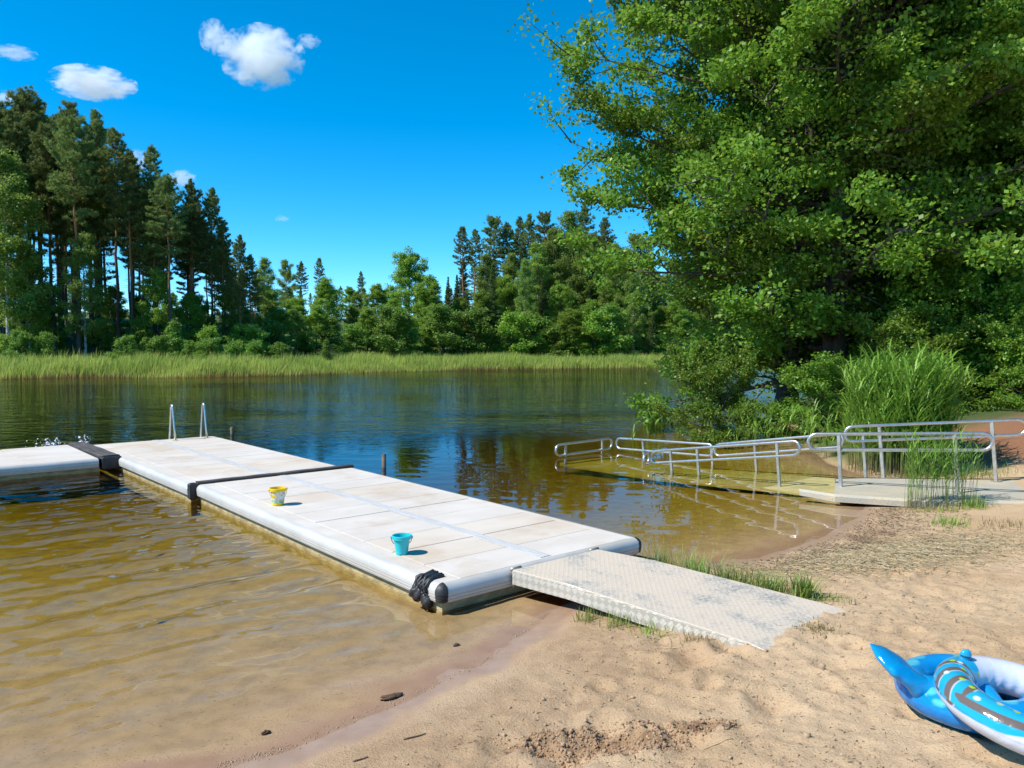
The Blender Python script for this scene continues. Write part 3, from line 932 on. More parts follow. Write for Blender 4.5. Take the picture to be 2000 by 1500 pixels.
# ------------------------------------------------------------------ inflatable swim rings
def vinyl(name, attr='print'):
    m = NT(name)
    c = m.attr(attr).outputs['Color']
    n = m.noise(m.obj(), 12, 3)
    p = m.bsdf(c, 0.17, 0, 0.5, m.bump(n, 0.006))
    p.inputs['Coat Weight'].default_value = 0.35
    p.inputs['Coat Roughness'].default_value = 0.08
    t = m.n('BsdfTranslucent'); m.l(c, t.inputs[0])
    mx = m.n('MixShader'); mx.inputs[0].default_value = 0.18
    m.l(p.outputs[0], mx.inputs[1]); m.l(t.outputs[0], mx.inputs[2])
    m.l(mx.outputs[0], m.out.inputs['Surface'])
    return m.m
MAT['vinyl'] = vinyl('printed_vinyl')
def torus_print(name, RR, rr, colf, parent, nu=560, nv=170, flat=0.94):
    u = np.arange(nu) * 2 * np.pi / nu; v = np.arange(nv) * 2 * np.pi / nv
    U, W = np.meshgrid(u, v, indexing='ij')
    U, W = U.ravel(), W.ravel()
    # seam crease on the outer and inner edge with small puckers
    seam_o = np.exp(-((np.cos(W) - 1) / 0.02) ** 2)
    pk = 1 - 0.025 * np.exp(-((1 - np.cos(W)) / 0.10)) * (0.5 + 0.5 * np.cos(U * 34)) + 0.018 * np.exp(-((1 - np.cos(W)) / 0.004))
    pk = pk - 0.035 * np.exp(-((1 + np.cos(W)) / 0.12)) * (0.5 + 0.5 * np.cos(U * 26))
    r = rr * pk
    V = np.stack([(RR + r * np.cos(W)) * np.cos(U), (RR + r * np.cos(W)) * np.sin(U), r * flat * np.sin(W)], 1)
    i, j = np.meshgrid(np.arange(nu), np.arange(nv), indexing='ij')
    i, j = i.ravel(), j.ravel()
    F = np.stack([i * nv + j, ((i + 1) % nu) * nv + j, ((i + 1) % nu) * nv + (j + 1) % nv, i * nv + (j + 1) % nv], 1)
    me = np_mesh(name, V, F, MAT['vinyl'], True)
    at = me.color_attributes.new('print', 'FLOAT_COLOR', 'POINT')
    col = np.ones((len(V), 4), np.float32)
    jit = [(a_, b_) for a_ in (-0.33, 0, 0.33) for b_ in (-0.33, 0, 0.33)]
    col[:, :3] = np.mean([colf(U + a_ * 4 * np.pi / nu, (W + b_ * 4 * np.pi / nv) % (2 * np.pi)) for a_, b_ in jit], 0)
    at.data.foreach_set('color', col.ravel())
    return link(name, me, parent)

WHITE = np.array([0.74, 0.76, 0.82]); LBLUE = np.array([0.02, 0.42, 0.68]); DBLUE = np.array([0.004, 0.21, 0.62]); BROWN = np.array([0.17, 0.13, 0.11])
GREEN = np.array([0.50, 0.72, 0.06]); PALE = np.array([0.72, 0.74, 0.86]); AQUA = np.array([0.10, 0.55, 0.72])

def ring_cols(U, W):
    # U angle about the ring (0 = +x), W about the tube (0 = outside, pi/2 = top)
    c = np.tile(WHITE, (len(U), 1))
    s = (U - R(118)) % (2 * np.pi)          # runs from the snout at the back, round the left side, to the tail
    ln = R(150)
    q = s / ln
    top = np.abs(((W - R(84) + np.pi) % (2 * np.pi)) - np.pi)
    half = np.interp(q, [0, 0.04, 0.15, 0.45, 0.7, 1.0, 1.01], [0.3, 1.25, 1.75, 1.75, 1.5, 0.15, 0])
    body = (q < 1.0) & (top < half)
    c[body] = LBLUE
    wv = q * 10.0 + 0.9 * np.cos(W - 0.4)
    # cross bands on the front half, lengthwise bands towards the tail
    band = (q < 0.50) & (q > 0.10) & (((q * 9.2 - 0.42 * np.abs(W - R(95))) % 1.0) < 0.42)
    ww = (W - R(84) + np.pi) % (2 * np.pi) - np.pi
    band2 = (q >= 0.50 + 0.05 * np.cos(6 * W)) & ((np.abs(ww - (0.95 - 1.0 * (q - 0.46))) < 0.20) | (np.abs(ww + (1.0 - 1.15 * (q - 0.46))) < 0.22))
    e1 = (q < 0.50) & (q > 0.10) & (np.abs(((q * 9.2 - 0.42 * np.abs(W - R(95))) % 1.0) - 0.44) < 0.035)
    c[body & e1] = PALE
    c[body & (band | band2)] = BROWN
    rim = (np.abs(top - half) < 0.055) & (q < 1.0)
    c[rim] = PALE
    g = np.random.default_rng(12)
    k = 0
    for qi in np.linspace(0.05, 0.95, 12):
        for wi in (R(60 + 50 * g.random()), R(100 + 40 * g.random())):
            rad = 0.15
            d = np.hypot((q - qi) * ln * 0.305 / 0.085, (W - wi - 0.25 * g.normal()))
            c[(d < rad) & body] = GREEN if k % 3 else PALE
            k += 1
    return c

def blue_cols(U, W):
    c = np.tile(DBLUE, (len(U), 1)).astype(float)
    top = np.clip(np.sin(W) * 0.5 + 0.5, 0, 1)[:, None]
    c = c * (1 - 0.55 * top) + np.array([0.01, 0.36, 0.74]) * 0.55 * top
    for (ui, wi, ru, rw) in ((200, 60, 0.16, 0.34), (214, 30, 0.09, 0.2), (190, 110, 0.12, 0.3), (176, 75, 0.12, 0.36), (158, 60, 0.12, 0.4), (140, 80, 0.18, 0.4), (232, 70, 0.13, 0.3), (250, 50, 0.1, 0.3), (120, 70, 0.16, 0.4), (300, 80, 0.2, 0.5), (340, 70, 0.2, 0.5), (20, 70, 0.2, 0.5), (70, 80, 0.2, 0.5), (270, 110, 0.16, 0.5)):
        du = (U - R(ui) + np.pi) % (2 * np.pi) - np.pi
        d = np.hypot(du / ru, (W - R(wi)) / rw)
        c[d < 1] = AQUA
    return c

gz_ = ground_z(2.05, 3.55)
BR = (2.19, 3.56)
root = empty('blue_swim_float', (BR[0], BR[1], gz_), 0)
root.scale = (0.95, 0.95, 0.95)
tag(root, 'shiny blue inflatable swim float with upturned tail fin, under the striped ring', 'swim float')
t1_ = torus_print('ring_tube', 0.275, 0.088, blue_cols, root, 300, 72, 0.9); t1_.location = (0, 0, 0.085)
# upturned tail: flattened tapering fin leaving the left side of the tube
def fin(path, wid, thk, name, parent, col):
    n = 40; V = []; P = np.array(path, float)
    ts = np.linspace(0, 1, len(P)); tt = np.linspace(0, 1, 40)
    Q = np.stack([np.interp(tt, ts, P[:, k]) for k in range(3)], 1)
    for _ in range(3): Q[1:-1] = (Q[:-2] + 2 * Q[1:-1] + Q[2:]) / 4
    wd = np.interp(tt, ts, wid); th = np.interp(tt, ts, thk)
    T = np.gradient(Q, axis=0); T /= np.linalg.norm(T, axis=1)[:, None]
    side = np.array([0.45, 0.89, 0.05])
    for i in range(40):
        sdv = side - T[i] * (side @ T[i]); sdv /= np.linalg.norm(sdv)
        up = np.cross(T[i], sdv)
        for k in range(n):
            a = 2 * math.pi * k / n
            cr = 1 - 0.05 * abs(math.sin(7 * tt[i] * math.pi)) * (abs(math.cos(a)) > 0.9)
            V.append(Q[i] + sdv * wd[i] * math.cos(a) * cr + up * th[i] * math.sin(a))
    F = [(i * n + k, i * n + (k + 1) % n, (i + 1) * n + (k + 1) % n, (i + 1) * n + k) for i in range(39) for k in range(n)]
    me = np_mesh(name, V, F, MAT['vinyl'], True)
    at = me.color_attributes.new('print', 'FLOAT_COLOR', 'POINT')
    cc = np.ones((len(V), 4), np.float32); cc[:, :3] = col
    at.data.foreach_set('color', cc.ravel())
    return link(name, me, parent)
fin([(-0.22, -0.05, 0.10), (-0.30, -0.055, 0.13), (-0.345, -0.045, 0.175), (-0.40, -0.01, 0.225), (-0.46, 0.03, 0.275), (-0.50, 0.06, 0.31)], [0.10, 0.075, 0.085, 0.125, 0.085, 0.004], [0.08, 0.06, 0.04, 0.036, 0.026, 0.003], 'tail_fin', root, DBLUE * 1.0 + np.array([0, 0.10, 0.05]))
fin([(0.02, -0.16, 0.09), (0.0, -0.08, 0.12), (0.02, 0.0, 0.14), (0.06, 0.06, 0.12)], [0.03, 0.07, 0.07, 0.01], [0.03, 0.045, 0.04, 0.006], 'inner_seat', root, np.array([0.01, 0.36, 0.72]))

WR = (2.24, 3.29)
root = empty('striped_swim_ring', (WR[0], WR[1], gz_ + 0.015), 0)
root.rotation_euler = (R(6), R(9), R(0)); root.scale = (0.95, 0.95, 0.92)
tag(root, 'white swim ring with blue and brown striped creature print, lying on blue float', 'swim ring')
t2_ = torus_print('ring_tube', 0.31, 0.088, ring_cols, root); t2_.location = (0, 0, 0.135)
V_, F_ = blob((0.028, 0.020, 0.036), 9, 0.04)
for k, (x, y, z) in enumerate(((-0.175, 0.262, 0.232), (-0.225, 0.20, 0.222))):
    me = np_mesh('eye', V_ + np.array([x, y, z - 0.135]), F_, MAT['vinyl'], True)
    at = me.color_attributes.new('print', 'FLOAT_COLOR', 'POINT')
    cc = np.ones((len(V_), 4), np.float32); cc[:, :3] = LBLUE * np.array([1, 0.95, 1.0])
    up = (V_[:, 2] < 0.006) & (V_[:, 2] > -0.002) & (V_[:, 1] < 0)
    cc[up, :3] = (0.02, 0.02, 0.03)
    at.data.foreach_set('color', cc.ravel())
    if k == 0: link('eye', me, t2_)

# ------------------------------------------------------------------ vegetation generators
def norm(a): return a / (np.linalg.norm(a, axis=-1, keepdims=True) + 1e-9)

def leaf_quads(P, D, N, s, wr=0.40):
    D = norm(D); W = norm(np.cross(D, N))
    s = s[:, None]
    k = len(P)
    V = np.stack([P, P + D * s * 0.5 + W * s * wr, P + D * s, P + D * s * 0.5 - W * s * wr], 1).reshape(-1, 3)
    F = np.arange(4 * k).reshape(k, 4)
    return V, F

def leaf_tris(P, D, N, s, wd):
    D = norm(D); W = norm(np.cross(D, N)) * wd
    k = len(P)
    V = np.stack([P - W, P + W, P + D * s[:, None]], 1).reshape(-1, 3)
    return V, np.arange(3 * k).reshape(k, 3)

def merge(parts):
    Vs, Fs, o = [], [], 0
    for V, F in parts:
        Vs.append(V); Fs.append(np.asarray(F) + o); o += len(V)
    return np.concatenate(Vs), np.concatenate(Fs)

def bez(p, d, L, n, lift, g, wob=0.05):
    """polyline of n points starting at p along d, bending by lift"""
    P = [p]; d = d / np.linalg.norm(d)
    for i in range(n - 1):
        d = d + np.array([0, 0, lift / n]) + g.normal(0, wob, 3)
        d /= np.linalg.norm(d)
        P.append(P[-1] + d * L / (n - 1))
    return np.array(P)

def interp(P, t):
    x = t * (len(P) - 1); i = min(int(x), len(P) - 2)
    return P[i] + (P[i + 1] - P[i]) * (x - i), P[i + 1] - P[i]

def broadleaf(seed, H, R0, base, n_limb, n_leaf, leaf, r0, prof, elev=(0.0, 1.0), droop=0.0, lean=(0, 0), n_sub=8, sp=(0.14, 0.07), sides=8, stems=1, upn=1.0, limb_lift=0.25, az_bias=None, sub_len=0.36, wr=0.4, clump=1.0, lift=-0.15, cl=(0.6, 0.3, 150)):
    g = np.random.default_rng(seed)
    wood, segs = [], []
    for st in range(stems):
        off = np.array([0, 0, 0.0]) if stems == 1 else np.array([g.normal(0, 0.12 * R0), g.normal(0, 0.12 * R0), 0])
        ln = np.array(lean) if stems == 1 else g.normal(0, 0.30, 2) * R0
        m = 12
        z = np.linspace(-0.3, H * 0.96, m)
        tr = np.stack([off[0] + ln[0] * np.clip(z / H, 0, 1) ** 1.3, off[1] + ln[1] * np.clip(z / H, 0, 1) ** 1.3, z], 1)
        tr[1:, :2] += np.cumsum(g.normal(0, 0.012 * H / m * 1.5, (m - 1, 2)), 0)
        rad = r0 * (1 - 0.93 * np.clip(z / H, 0, 1)) ** 0.9
        rad[0] *= 1.5; rad[1] *= 1.1
        wood.append(tube(tr, rad, sides))
        nl = max(3, n_limb // stems)
        for i in range(nl):
            f = (i + 0.5) / nl
            t = base / H + (0.97 - base / H) * f ** 0.95
            p, _ = interp(tr, min(t, 0.995))
            az = i * 2.399 + g.normal(0, 0.35) + seed
            if az_bias is not None and g.random() < 0.25: az = az_bias + g.normal(0, 0.6)
            el = elev[0] + (elev[1] - elev[0]) * f ** 1.3 + g.normal(0, 0.17)
            L = R0 * float(np.interp(f, prof[0], prof[1])) * g.uniform(0.72, 1.14)
            d = np.array([math.cos(az) * math.cos(el), math.sin(az) * math.cos(el), math.sin(el)])
            P = bez(p, d, L, 7, limb_lift * (1 - f) - droop, g, 0.07)
            rl = max(0.012, r0 * 0.32 * (1 - 0.75 * f))
            wood.append(tube(P, np.linspace(rl, 0.006, 7), 5))
            segs.append((P[4], P[5], 0.6)); segs.append((P[5], P[6], 1.0))
            for k in range(n_sub):
                s = 0.22 + 0.78 * (k + g.random()) / n_sub
                q, dq = interp(P, min(s, 0.99))
                dq = dq / np.linalg.norm(dq)
                sd_ = np.cross(dq, [0, 0, 1]); sd_ /= np.linalg.norm(sd_) + 1e-9
                sg = 1 if k % 2 else -1
                d2 = dq * g.uniform(0.5, 0.9) + sd_ * sg * g.uniform(0.55, 1.0) + np.array([0, 0, g.normal(0.10, 0.38)])
                l2 = L * sub_len * (1.25 - 0.75 * s) * g.uniform(0.7, 1.2) + 0.25 * leaf * 4
                S = bez(q, d2, l2, 5, 0.1 - droop * 1.6, g, 0.10)
                if l2 > 0.5: wood.append(tube(S, np.linspace(max(rl * 0.35, 0.006), 0.004, 5), 3))
                for a in range(4):
                    segs.append((S[a], S[a + 1], 0.35 + 0.3 * a))
                    for b in range(2):
                        d3 = (S[a + 1] - S[a]); d3 = d3 / np.linalg.norm(d3)
                        s3 = np.cross(d3, [0, 0, 1]); s3 /= np.linalg.norm(s3) + 1e-9
                        e = S[a + 1] + (d3 * 0.5 + s3 * (1 if b else -1) * g.uniform(0.4, 1.0) + np.array([0, 0, g.normal(0.06, 0.2) - droop * 1.5])) * l2 * 0.30
                        segs.append((S[a + 1], e, 0.9))
    A = np.array([s[0] for s in segs]); B = np.array([s[1] for s in segs]); Wt = np.array([s[2] for s in segs])
    ln_ = np.linalg.norm(B - A, axis=1) * Wt * np.where(g.random(len(A)) < clump, 1.0, 0.08)
    idx = g.choice(len(A), n_leaf, p=ln_ / ln_.sum())
    t = g.random(n_leaf)[:, None]
    D0 = norm(B[idx] - A[idx])
    P = A[idx] * (1 - t) + B[idx] * t
    P = P + g.normal(0, 1, (n_leaf, 3)) * np.array([sp[0], sp[0], sp[1]])
    D = D0 * 0.6 + g.normal(0, 0.7, (n_leaf, 3)) + np.array([0, 0, lift - droop])
    N = np.array([0, 0, upn]) + g.normal(0, 0.55, (n_leaf, 3))
    nc = int(n_leaf * cl[0])
    kc = max(1, nc // cl[2])
    ends = g.choice(len(B), kc, p=ln_ / ln_.sum())
    ce = B[ends]; cr = cl[1] * g.uniform(0.55, 1.35, kc)
    w_ = g.choice(kc, nc, p=cr ** 2 / (cr ** 2).sum())
    of = norm(g.normal(0, 1, (nc, 3))) * (g.random((nc, 1)) ** 0.45) * np.array([1.0, 1.0, 0.62])
    P[:nc] = ce[w_] + of * cr[w_][:, None]
    N[:nc] = np.array([0, 0, 0.75]) + of * 0.8 + g.normal(0, 0.42, (nc, 3))
    D[:nc] = of * 0.7 + g.normal(0, 0.6, (nc, 3)) + np.array([0, 0, lift])
    V, F = leaf_quads(P, D, N, leaf * g.uniform(0.55, 1.3, n_leaf), wr)
    return merge(wood), (V, F)

def pine(seed, H, crown0, Lmax, r0, dens=1.0, flat_top=0.0):
    g = np.random.default_rng(seed)
    wood = []
    m = 14
    z = np.linspace(-0.4, H, m)
    tr = np.stack([np.zeros(m), np.zeros(m), z], 1)
    tr[1:, :2] += np.cumsum(g.normal(0, 0.05, (m - 1, 2)), 0)
    rad = r0 * (1 - 0.93 * np.clip(z / H, 0, 1)) ** 0.85
    wood.append(tube(tr, rad, 8))
    C0, D0, S0 = [], [], []
    zz = crown0 * H
    wh = 0
    while zz < H - 0.15:
        f = (zz - crown0 * H) / (H - crown0 * H)
        L0 = Lmax * float(np.interp(f, [0, 0.15, 0.45, 0.75, 0.93, 1], [0.55, 0.9, 1.0, 0.72, 0.32 + 0.2 * flat_top, 0.12]))
        nb = int(g.integers(3, 6))
        for k in range(nb):
            if f < 0.25 and g.random() < 0.35: continue
            az = wh * 0.7 + k * 2 * math.pi / nb + g.normal(0, 0.3)
            el = np.interp(f, [0, 0.6, 1], [0.0, 0.35, 0.95]) + g.normal(0, 0.12)
            L = L0 * g.uniform(0.55, 1.2)
            p, _ = interp(tr, (zz + 0.4) / (H + 0.4))
            d = np.array([math.cos(az) * math.cos(el), math.sin(az) * math.cos(el), math.sin(el)])
            P = bez(p, d, L, 6, 0.25, g, 0.10)
            wood.append(tube(P, np.linspace(0.035 * (1.2 - f), 0.008, 6), 3))
            nt = max(2, int(L * 5.5 * dens))
            for q in range(nt):
                s = 0.30 + 0.70 * (q + g.random()) / nt
                c, dq = interp(P, min(s, 0.995))
                dq = dq / np.linalg.norm(dq)
                side = np.cross(dq, [0, 0, 1]); side /= np.linalg.norm(side) + 1e-9
                w_ = L * 0.26 * (1.15 - 0.6 * s)
                c2 = c + side * g.normal(0, 1) * w_ + np.array([0, 0, abs(g.normal(0, 0.10))])
                C0.append(c2); D0.append(dq * 0.7 + side * g.normal(0, 0.5) + np.array([0, 0, 0.45])); S0.append(g.uniform(0.8, 1.25))
        zz += g.uniform(0.34, 0.62) * (1.15 - 0.5 * f)
        wh += 1
    for _ in range(14):     # dead snags below the crown
        zq = g.uniform(0.25, crown0) * H
        p, _d = interp(tr, (zq + 0.4) / (H + 0.4))
        az = g.uniform(0, 6.28)
        wood.append(tube(bez(p, np.array([math.cos(az), math.sin(az), g.uniform(-0.3, 0.2)]), g.uniform(0.4, 1.5), 4, -0.1, g, 0.1), np.linspace(0.022, 0.006, 4), 3))
    C0, D0, S0 = np.array(C0), norm(np.array(D0)), np.array(S0)
    k = 24
    n = len(C0) * k
    cc = np.repeat(C0, k, 0) + g.normal(0, 0.05, (n, 3))
    dd = np.repeat(D0, k, 0) * 0.75 + g.normal(0, 0.75, (n, 3))
    dd[:, 2] = dd[:, 2] * 0.8 + 0.15
    ss_ = np.repeat(S0, k) * 0.30 * g.uniform(0.6, 1.1, n)
    V, F = leaf_tris(cc, dd, g.normal(0, 1, (n, 3)), ss_, 0.030)
    return merge(wood), (V, F)

def spruce(seed, H, Rb, base=0.04, droop=0.35, k=12):
    g = np.random.default_rng(seed)
    wood = []
    z = np.linspace(-0.3, H, 8)
    tr = np.stack([z * 0, z * 0, z], 1)
    wood.append(tube(tr, 0.013 * H * (1 - 0.95 * np.clip(z / H, 0, 1)), 7))
    A, Dd, Sd = [], [], []
    zz = base * H
    while zz < H - 0.1:
        f = zz / H
        L0 = Rb * (1 - f) ** 0.85 + 0.12
        nb = int(g.integers(5, 8))
        for q in range(nb):
            az = g.uniform(0, 6.28)
            L = L0 * g.uniform(0.7, 1.15)
            el = np.interp(f, [0, 0.6, 1], [-0.35, -0.05, 0.8])
            d = np.array([math.cos(az) * math.cos(el), math.sin(az) * math.cos(el), math.sin(el)])
            P = bez(np.array([0, 0, zz]), d, L, 5, 0.35, g, 0.04)
            wood.append(tube(P, np.linspace(0.02, 0.005, 5), 3))
            nt = max(3, int(L * 11))
            for j in range(nt):
                s = 0.12 + 0.88 * (j + g.random()) / nt
                c, dq = interp(P, min(s, 0.995)); dq = dq / np.linalg.norm(dq)
                sd_ = np.array([-math.sin(az), math.cos(az), 0]) * g.normal(0, 1)
                A.append(c + sd_ * 0.16 * L * (1.2 - s) + np.array([0, 0, -abs(g.normal(0, 0.06))]))
                Dd.append(dq * 0.8 + sd_ * 0.6 + np.array([0, 0, -droop])); Sd.append(g.uniform(0.7, 1.2))
        zz += g.uniform(0.24, 0.40) * (1.1 - 0.4 * f)
    A, Dd, Sd = np.array(A), norm(np.array(Dd)), np.array(Sd)
    n = len(A) * k
    cc = np.repeat(A, k, 0) + g.normal(0, 0.05, (n, 3))
    dd = np.repeat(Dd, k, 0) + g.normal(0, 0.45, (n, 3)) + np.array([0, 0, -0.15])
    V, F = leaf_tris(cc, dd, g.normal(0, 1, (n, 3)), np.repeat(Sd, k) * 0.26 * g.uniform(0.6, 1.1, n), 0.026)
    return merge(wood), (V, F)

PROTO = {}
def proto(key, H, gen, bark, leaf):
    (wv, wf), (lv, lf) = gen
    PROTO[key] = (H, np_mesh(key + '_trunk', wv, wf, MAT[bark], True), np_mesh(key + '_crown', lv, lf, MAT[leaf]))
BL = ([0, 0.15, 0.4, 0.7, 1], [0.75, 1.0, 1.0, 0.75, 0.3])
for i in range(5):
    proto('pine%d' % i, 20, pine(11 + i, 20, [0.50, 0.58, 0.44, 0.62, 0.36][i], [2.35, 2.6, 2.2, 2.1, 2.3][i], 0.19, 1.4, [0, 1, 0, 0.6, 0][i]), 'bark_pine', 'pine_needle')
for i in range(2):
    proto('spruce%d' % i, 16, spruce(31 + i, 16, [2.4, 2.9][i]), 'bark_dark', 'spruce_needle')
for i in range(2):
    proto('birch%d' % i, 16, broadleaf(41 + i, 16, [2.9, 3.3][i], 3.0, 34, 34000, 0.16, 0.15, ([0, 0.2, 0.5, 0.8, 1], [0.7, 1, 1, 0.7, 0.25]), (0.5, 1.2), 0.38, n_sub=8, sp=(0.20, 0.22), sides=7, upn=0.5, cl=(0.4, 0.42, 70)), 'bark_birch', 'birch_leaf')
for i in range(3):
    proto('oak%d' % i, 13, broadleaf(51 + i, 13, [4.4, 4.0, 3.6][i], [1.2, 0.8, 0.5][i], 40, 36000, 0.21, 0.24, ([0, 0.15, 0.45, 0.75, 1], [0.8, 1, 1, 0.8, 0.35]), (0.1, 1.15), 0.0, n_sub=8, sp=(0.26, 0.17), sides=7, cl=(0.7, 0.62, 85)), 'bark_dark', 'oak_leaf')
for i in range(2):
    proto('bush%d' % i, 3, broadleaf(61 + i, 3, 1.5, 0.15, 30, 9000, 0.13, 0.04, ([0, 0.3, 0.7, 1], [0.85, 1, 0.8, 0.4]), (0.2, 1.2), 0.0, n_sub=6, sp=(0.12, 0.12), sides=5, stems=4, cl=(0.5, 0.26, 60)), 'bark_dark', ['oak_leaf', 'young_leaf'][i])
proto('youngbirch', 4, broadleaf(66, 4, 1.1, 0.3, 30, 9000, 0.11, 0.04, ([0, 0.2, 0.6, 1], [1, 0.95, 0.5, 0.15]), (0.5, 1.2), 0.0, n_sub=6, sp=(0.09, 0.1), sides=5), 'bark_birch', 'young_leaf')
AP = ([0, 0.1, 0.3, 0.55, 0.8, 1], [0.60, 0.84, 1.06, 1.05, 0.88, 0.4])
proto('alder0', 17, broadleaf(71, 17, 6.0, 1.1, 116, 400000, 0.102, 0.30, AP, (0.0, 1.05), 0.0, n_sub=11, sp=(0.18, 0.12), sides=12, limb_lift=0.22, sub_len=0.30, wr=0.42, clump=0.6, lift=0.15, cl=(0.66, 0.40, 190)), 'bark_dark', 'alder_leaf')
proto('alder1', 16, broadleaf(74, 16, 5.6, 1.5, 70, 170000, 0.105, 0.26, AP, (0.0, 1.0), 0.0, n_sub=10, sp=(0.17, 0.08), sides=12, limb_lift=0.22, sub_len=0.33, clump=0.6, lift=0.15, cl=(0.66, 0.36, 170)), 'bark_dark', 'alder_leaf')
proto('alderbush', 2.2, broadleaf(77, 2.2, 1.7, 0.1, 40, 26000, 0.075, 0.04, ([0, 0.3, 0.7, 1], [1, 1, 0.75, 0.4]), (0.0, 1.1), 0.05, n_sub=7, sp=(0.07, 0.05), sides=6, stems=3, cl=(0.5, 0.2, 70)), 'bark_dark', 'alder_leaf')

def plant(key, name, x, y, z, height_, label, cat, group=None, rz=None, wide=1.0, tilt=0.0):
    H, mt, mc = PROTO[key]
    s = height_ / H
    root = empty(name, (x, y, z), random.uniform(0, 6.28) if rz is None else rz)
    root.scale = (s * wide, s * wide, s)
    if tilt: root.rotation_euler[1] = tilt
    tag(root, label, cat, group)
    link('trunk', mt, root); link('crown', mc, root)
    return root

# ------------------------------------------------------------------ foreground alders on the right bank
plant('alder0', 'alder_tree', 8.0, 19.0, ground_z(8.0, 19.0), 17.5, 'large sunlit alder with wide leafy boughs hanging over the water', 'tree', rz=0.4)
plant('alder1', 'alder_tree', 7.35, 20.6, ground_z(7.35, 20.6), 15.5, 'second alder with a dark leaning stem just behind the large alder', 'tree', rz=2.2, tilt=R(-5))
BKG = 'shaded trees filling the right bank behind the large alder'
for (x, y, h, k) in ((12.4, 21.5, 16, 1), (15.4, 24.5, 18, 0), (11.0, 26.5, 16, 1), (18.5, 29.0, 18, 1), (15.0, 33.0, 17, 0), (22.5, 33.0, 18, 1), (13.3, 17.8, 11, 1), (19.0, 22.5, 15, 1)):
    plant('alder%d' % k, 'alder_tree', x, y, ground_z(x, y), h, 'alder in deep shade on the right bank behind the large sunlit alder', 'tree', BKG)
plant('alderbush', 'overhanging_shrub', 4.45, 16.3, -0.1, 1.7, 'low leafy shrub leaning out over the water under the large alder', 'shrub', rz=3.0, wide=0.85)
plant('alderbush', 'overhanging_shrub', 6.2, 15.6, 0.1, 1.3, 'dark leafy shrub at the water edge beside the tall green reeds', 'shrub', rz=1.0, wide=1.2)
for (x, y, h) in ((9.6, 17.2, 2.4), (11.3, 16.2, 2.2), (12.6, 15.0, 2.0), (13.6, 17.0, 2.8), (10.6, 19.0, 2.6), (15.2, 18.6, 3.2), (8.6, 15.9, 1.7), (10.3, 14.7, 1.5), (11.8, 13.9, 1.3), (14.6, 14.6, 1.7)):
    plant('alderbush', 'bank_shrub', x, y, ground_z(x, y), h, 'shaded shrub growing on the right bank behind the tall reeds', 'shrub', 'shaded shrubs on the right bank')

# ------------------------------------------------------------------ far shore trees (px: where it stands across the view, py: where its top reaches)
def far(key, name, px, py, depth, label, cat='tree', group=None, wide=1.0, tilt=0.0, rz=None):
    x = px2x(px, depth)
    g0 = ground_z(x, depth)
    dz = -(py - 750) / FPX
    c_, s_ = math.cos(PIT), math.sin(PIT)
    top = CAM_H + depth * (-s_ + dz * c_) / (c_ + dz * s_)
    plant(key, name, x, depth, g0, max(top - g0, 0.8), label, cat, group, rz, wide, tilt)

LP = 'pines of the left forest'
front = [
 ('pine0', 12, 205, 66, 'tall pine at the very left edge of the picture', 1.0),
 ('pine1', 62, 188, 67, 'tallest broad topped pine near the left edge', 1.15),
 ('pine2', 112, 246, 65, 'slightly lower pine between the two tallest left pines', 1.0),
 ('pine4', 152, 200, 66, 'pine with pointed top rising behind the orange stemmed pine', 1.0),
 ('pine1', 157, 238, 62, 'pine whose sunlit orange upper stem stands out in left forest', 1.0),
 ('pine2', 207, 222, 67, 'slim pointed pine just right of the orange stemmed pine', 0.95),
 ('pine3', 236, 262, 65, 'pine on the descending shoulder of the left forest top', 1.0),
 ('pine0', 262, 300, 64, 'pine with small cloud showing beside its upper crown', 1.0),
 ('pine4', 306, 286, 66, 'pine with ragged crown standing above its neighbours in mid forest', 0.95),
 ('pine1', 335, 352, 63, 'broad pine below the ragged crown in the left forest', 1.0),
 ('pine0', 376, 356, 67, 'left one of twin topped pines near the forest end', 0.9),
 ('pine2', 412, 368, 68, 'right one of twin topped pines near the forest end', 0.9),
 ('pine4', 440, 430, 68, 'dark pine stepping down at the right end of left forest', 0.9),
 ('pine2', 466, 460, 67, 'small dark pine second to last at the forest end', 0.9),
 ('pine0', 492, 500, 68, 'last dark pine at the right end of the left forest', 0.95),
]
for (k, px, py, d, lab, wd) in front:
    far(k, 'pine_tree', px, py, d, lab, 'tree', LP, wd)
SIL = ([-120, 0, 60, 160, 240, 310, 380, 440, 500, 520], [190, 205, 195, 230, 280, 320, 370, 450, 520, 540])
g = np.random.default_rng(5)
n_f = 0
while n_f < 64:
    px = g.uniform(-110, 500); d = g.uniform(64, 82)
    py = np.interp(px, *SIL) + g.uniform(15, 85)
    far('pine%d' % g.integers(0, 5), 'pine_tree', px, py, d, 'pine standing deeper among the crowded stems of the left forest', 'tree', 'inner pines of the left forest', g.uniform(0.85, 1.1))
    n_f += 1
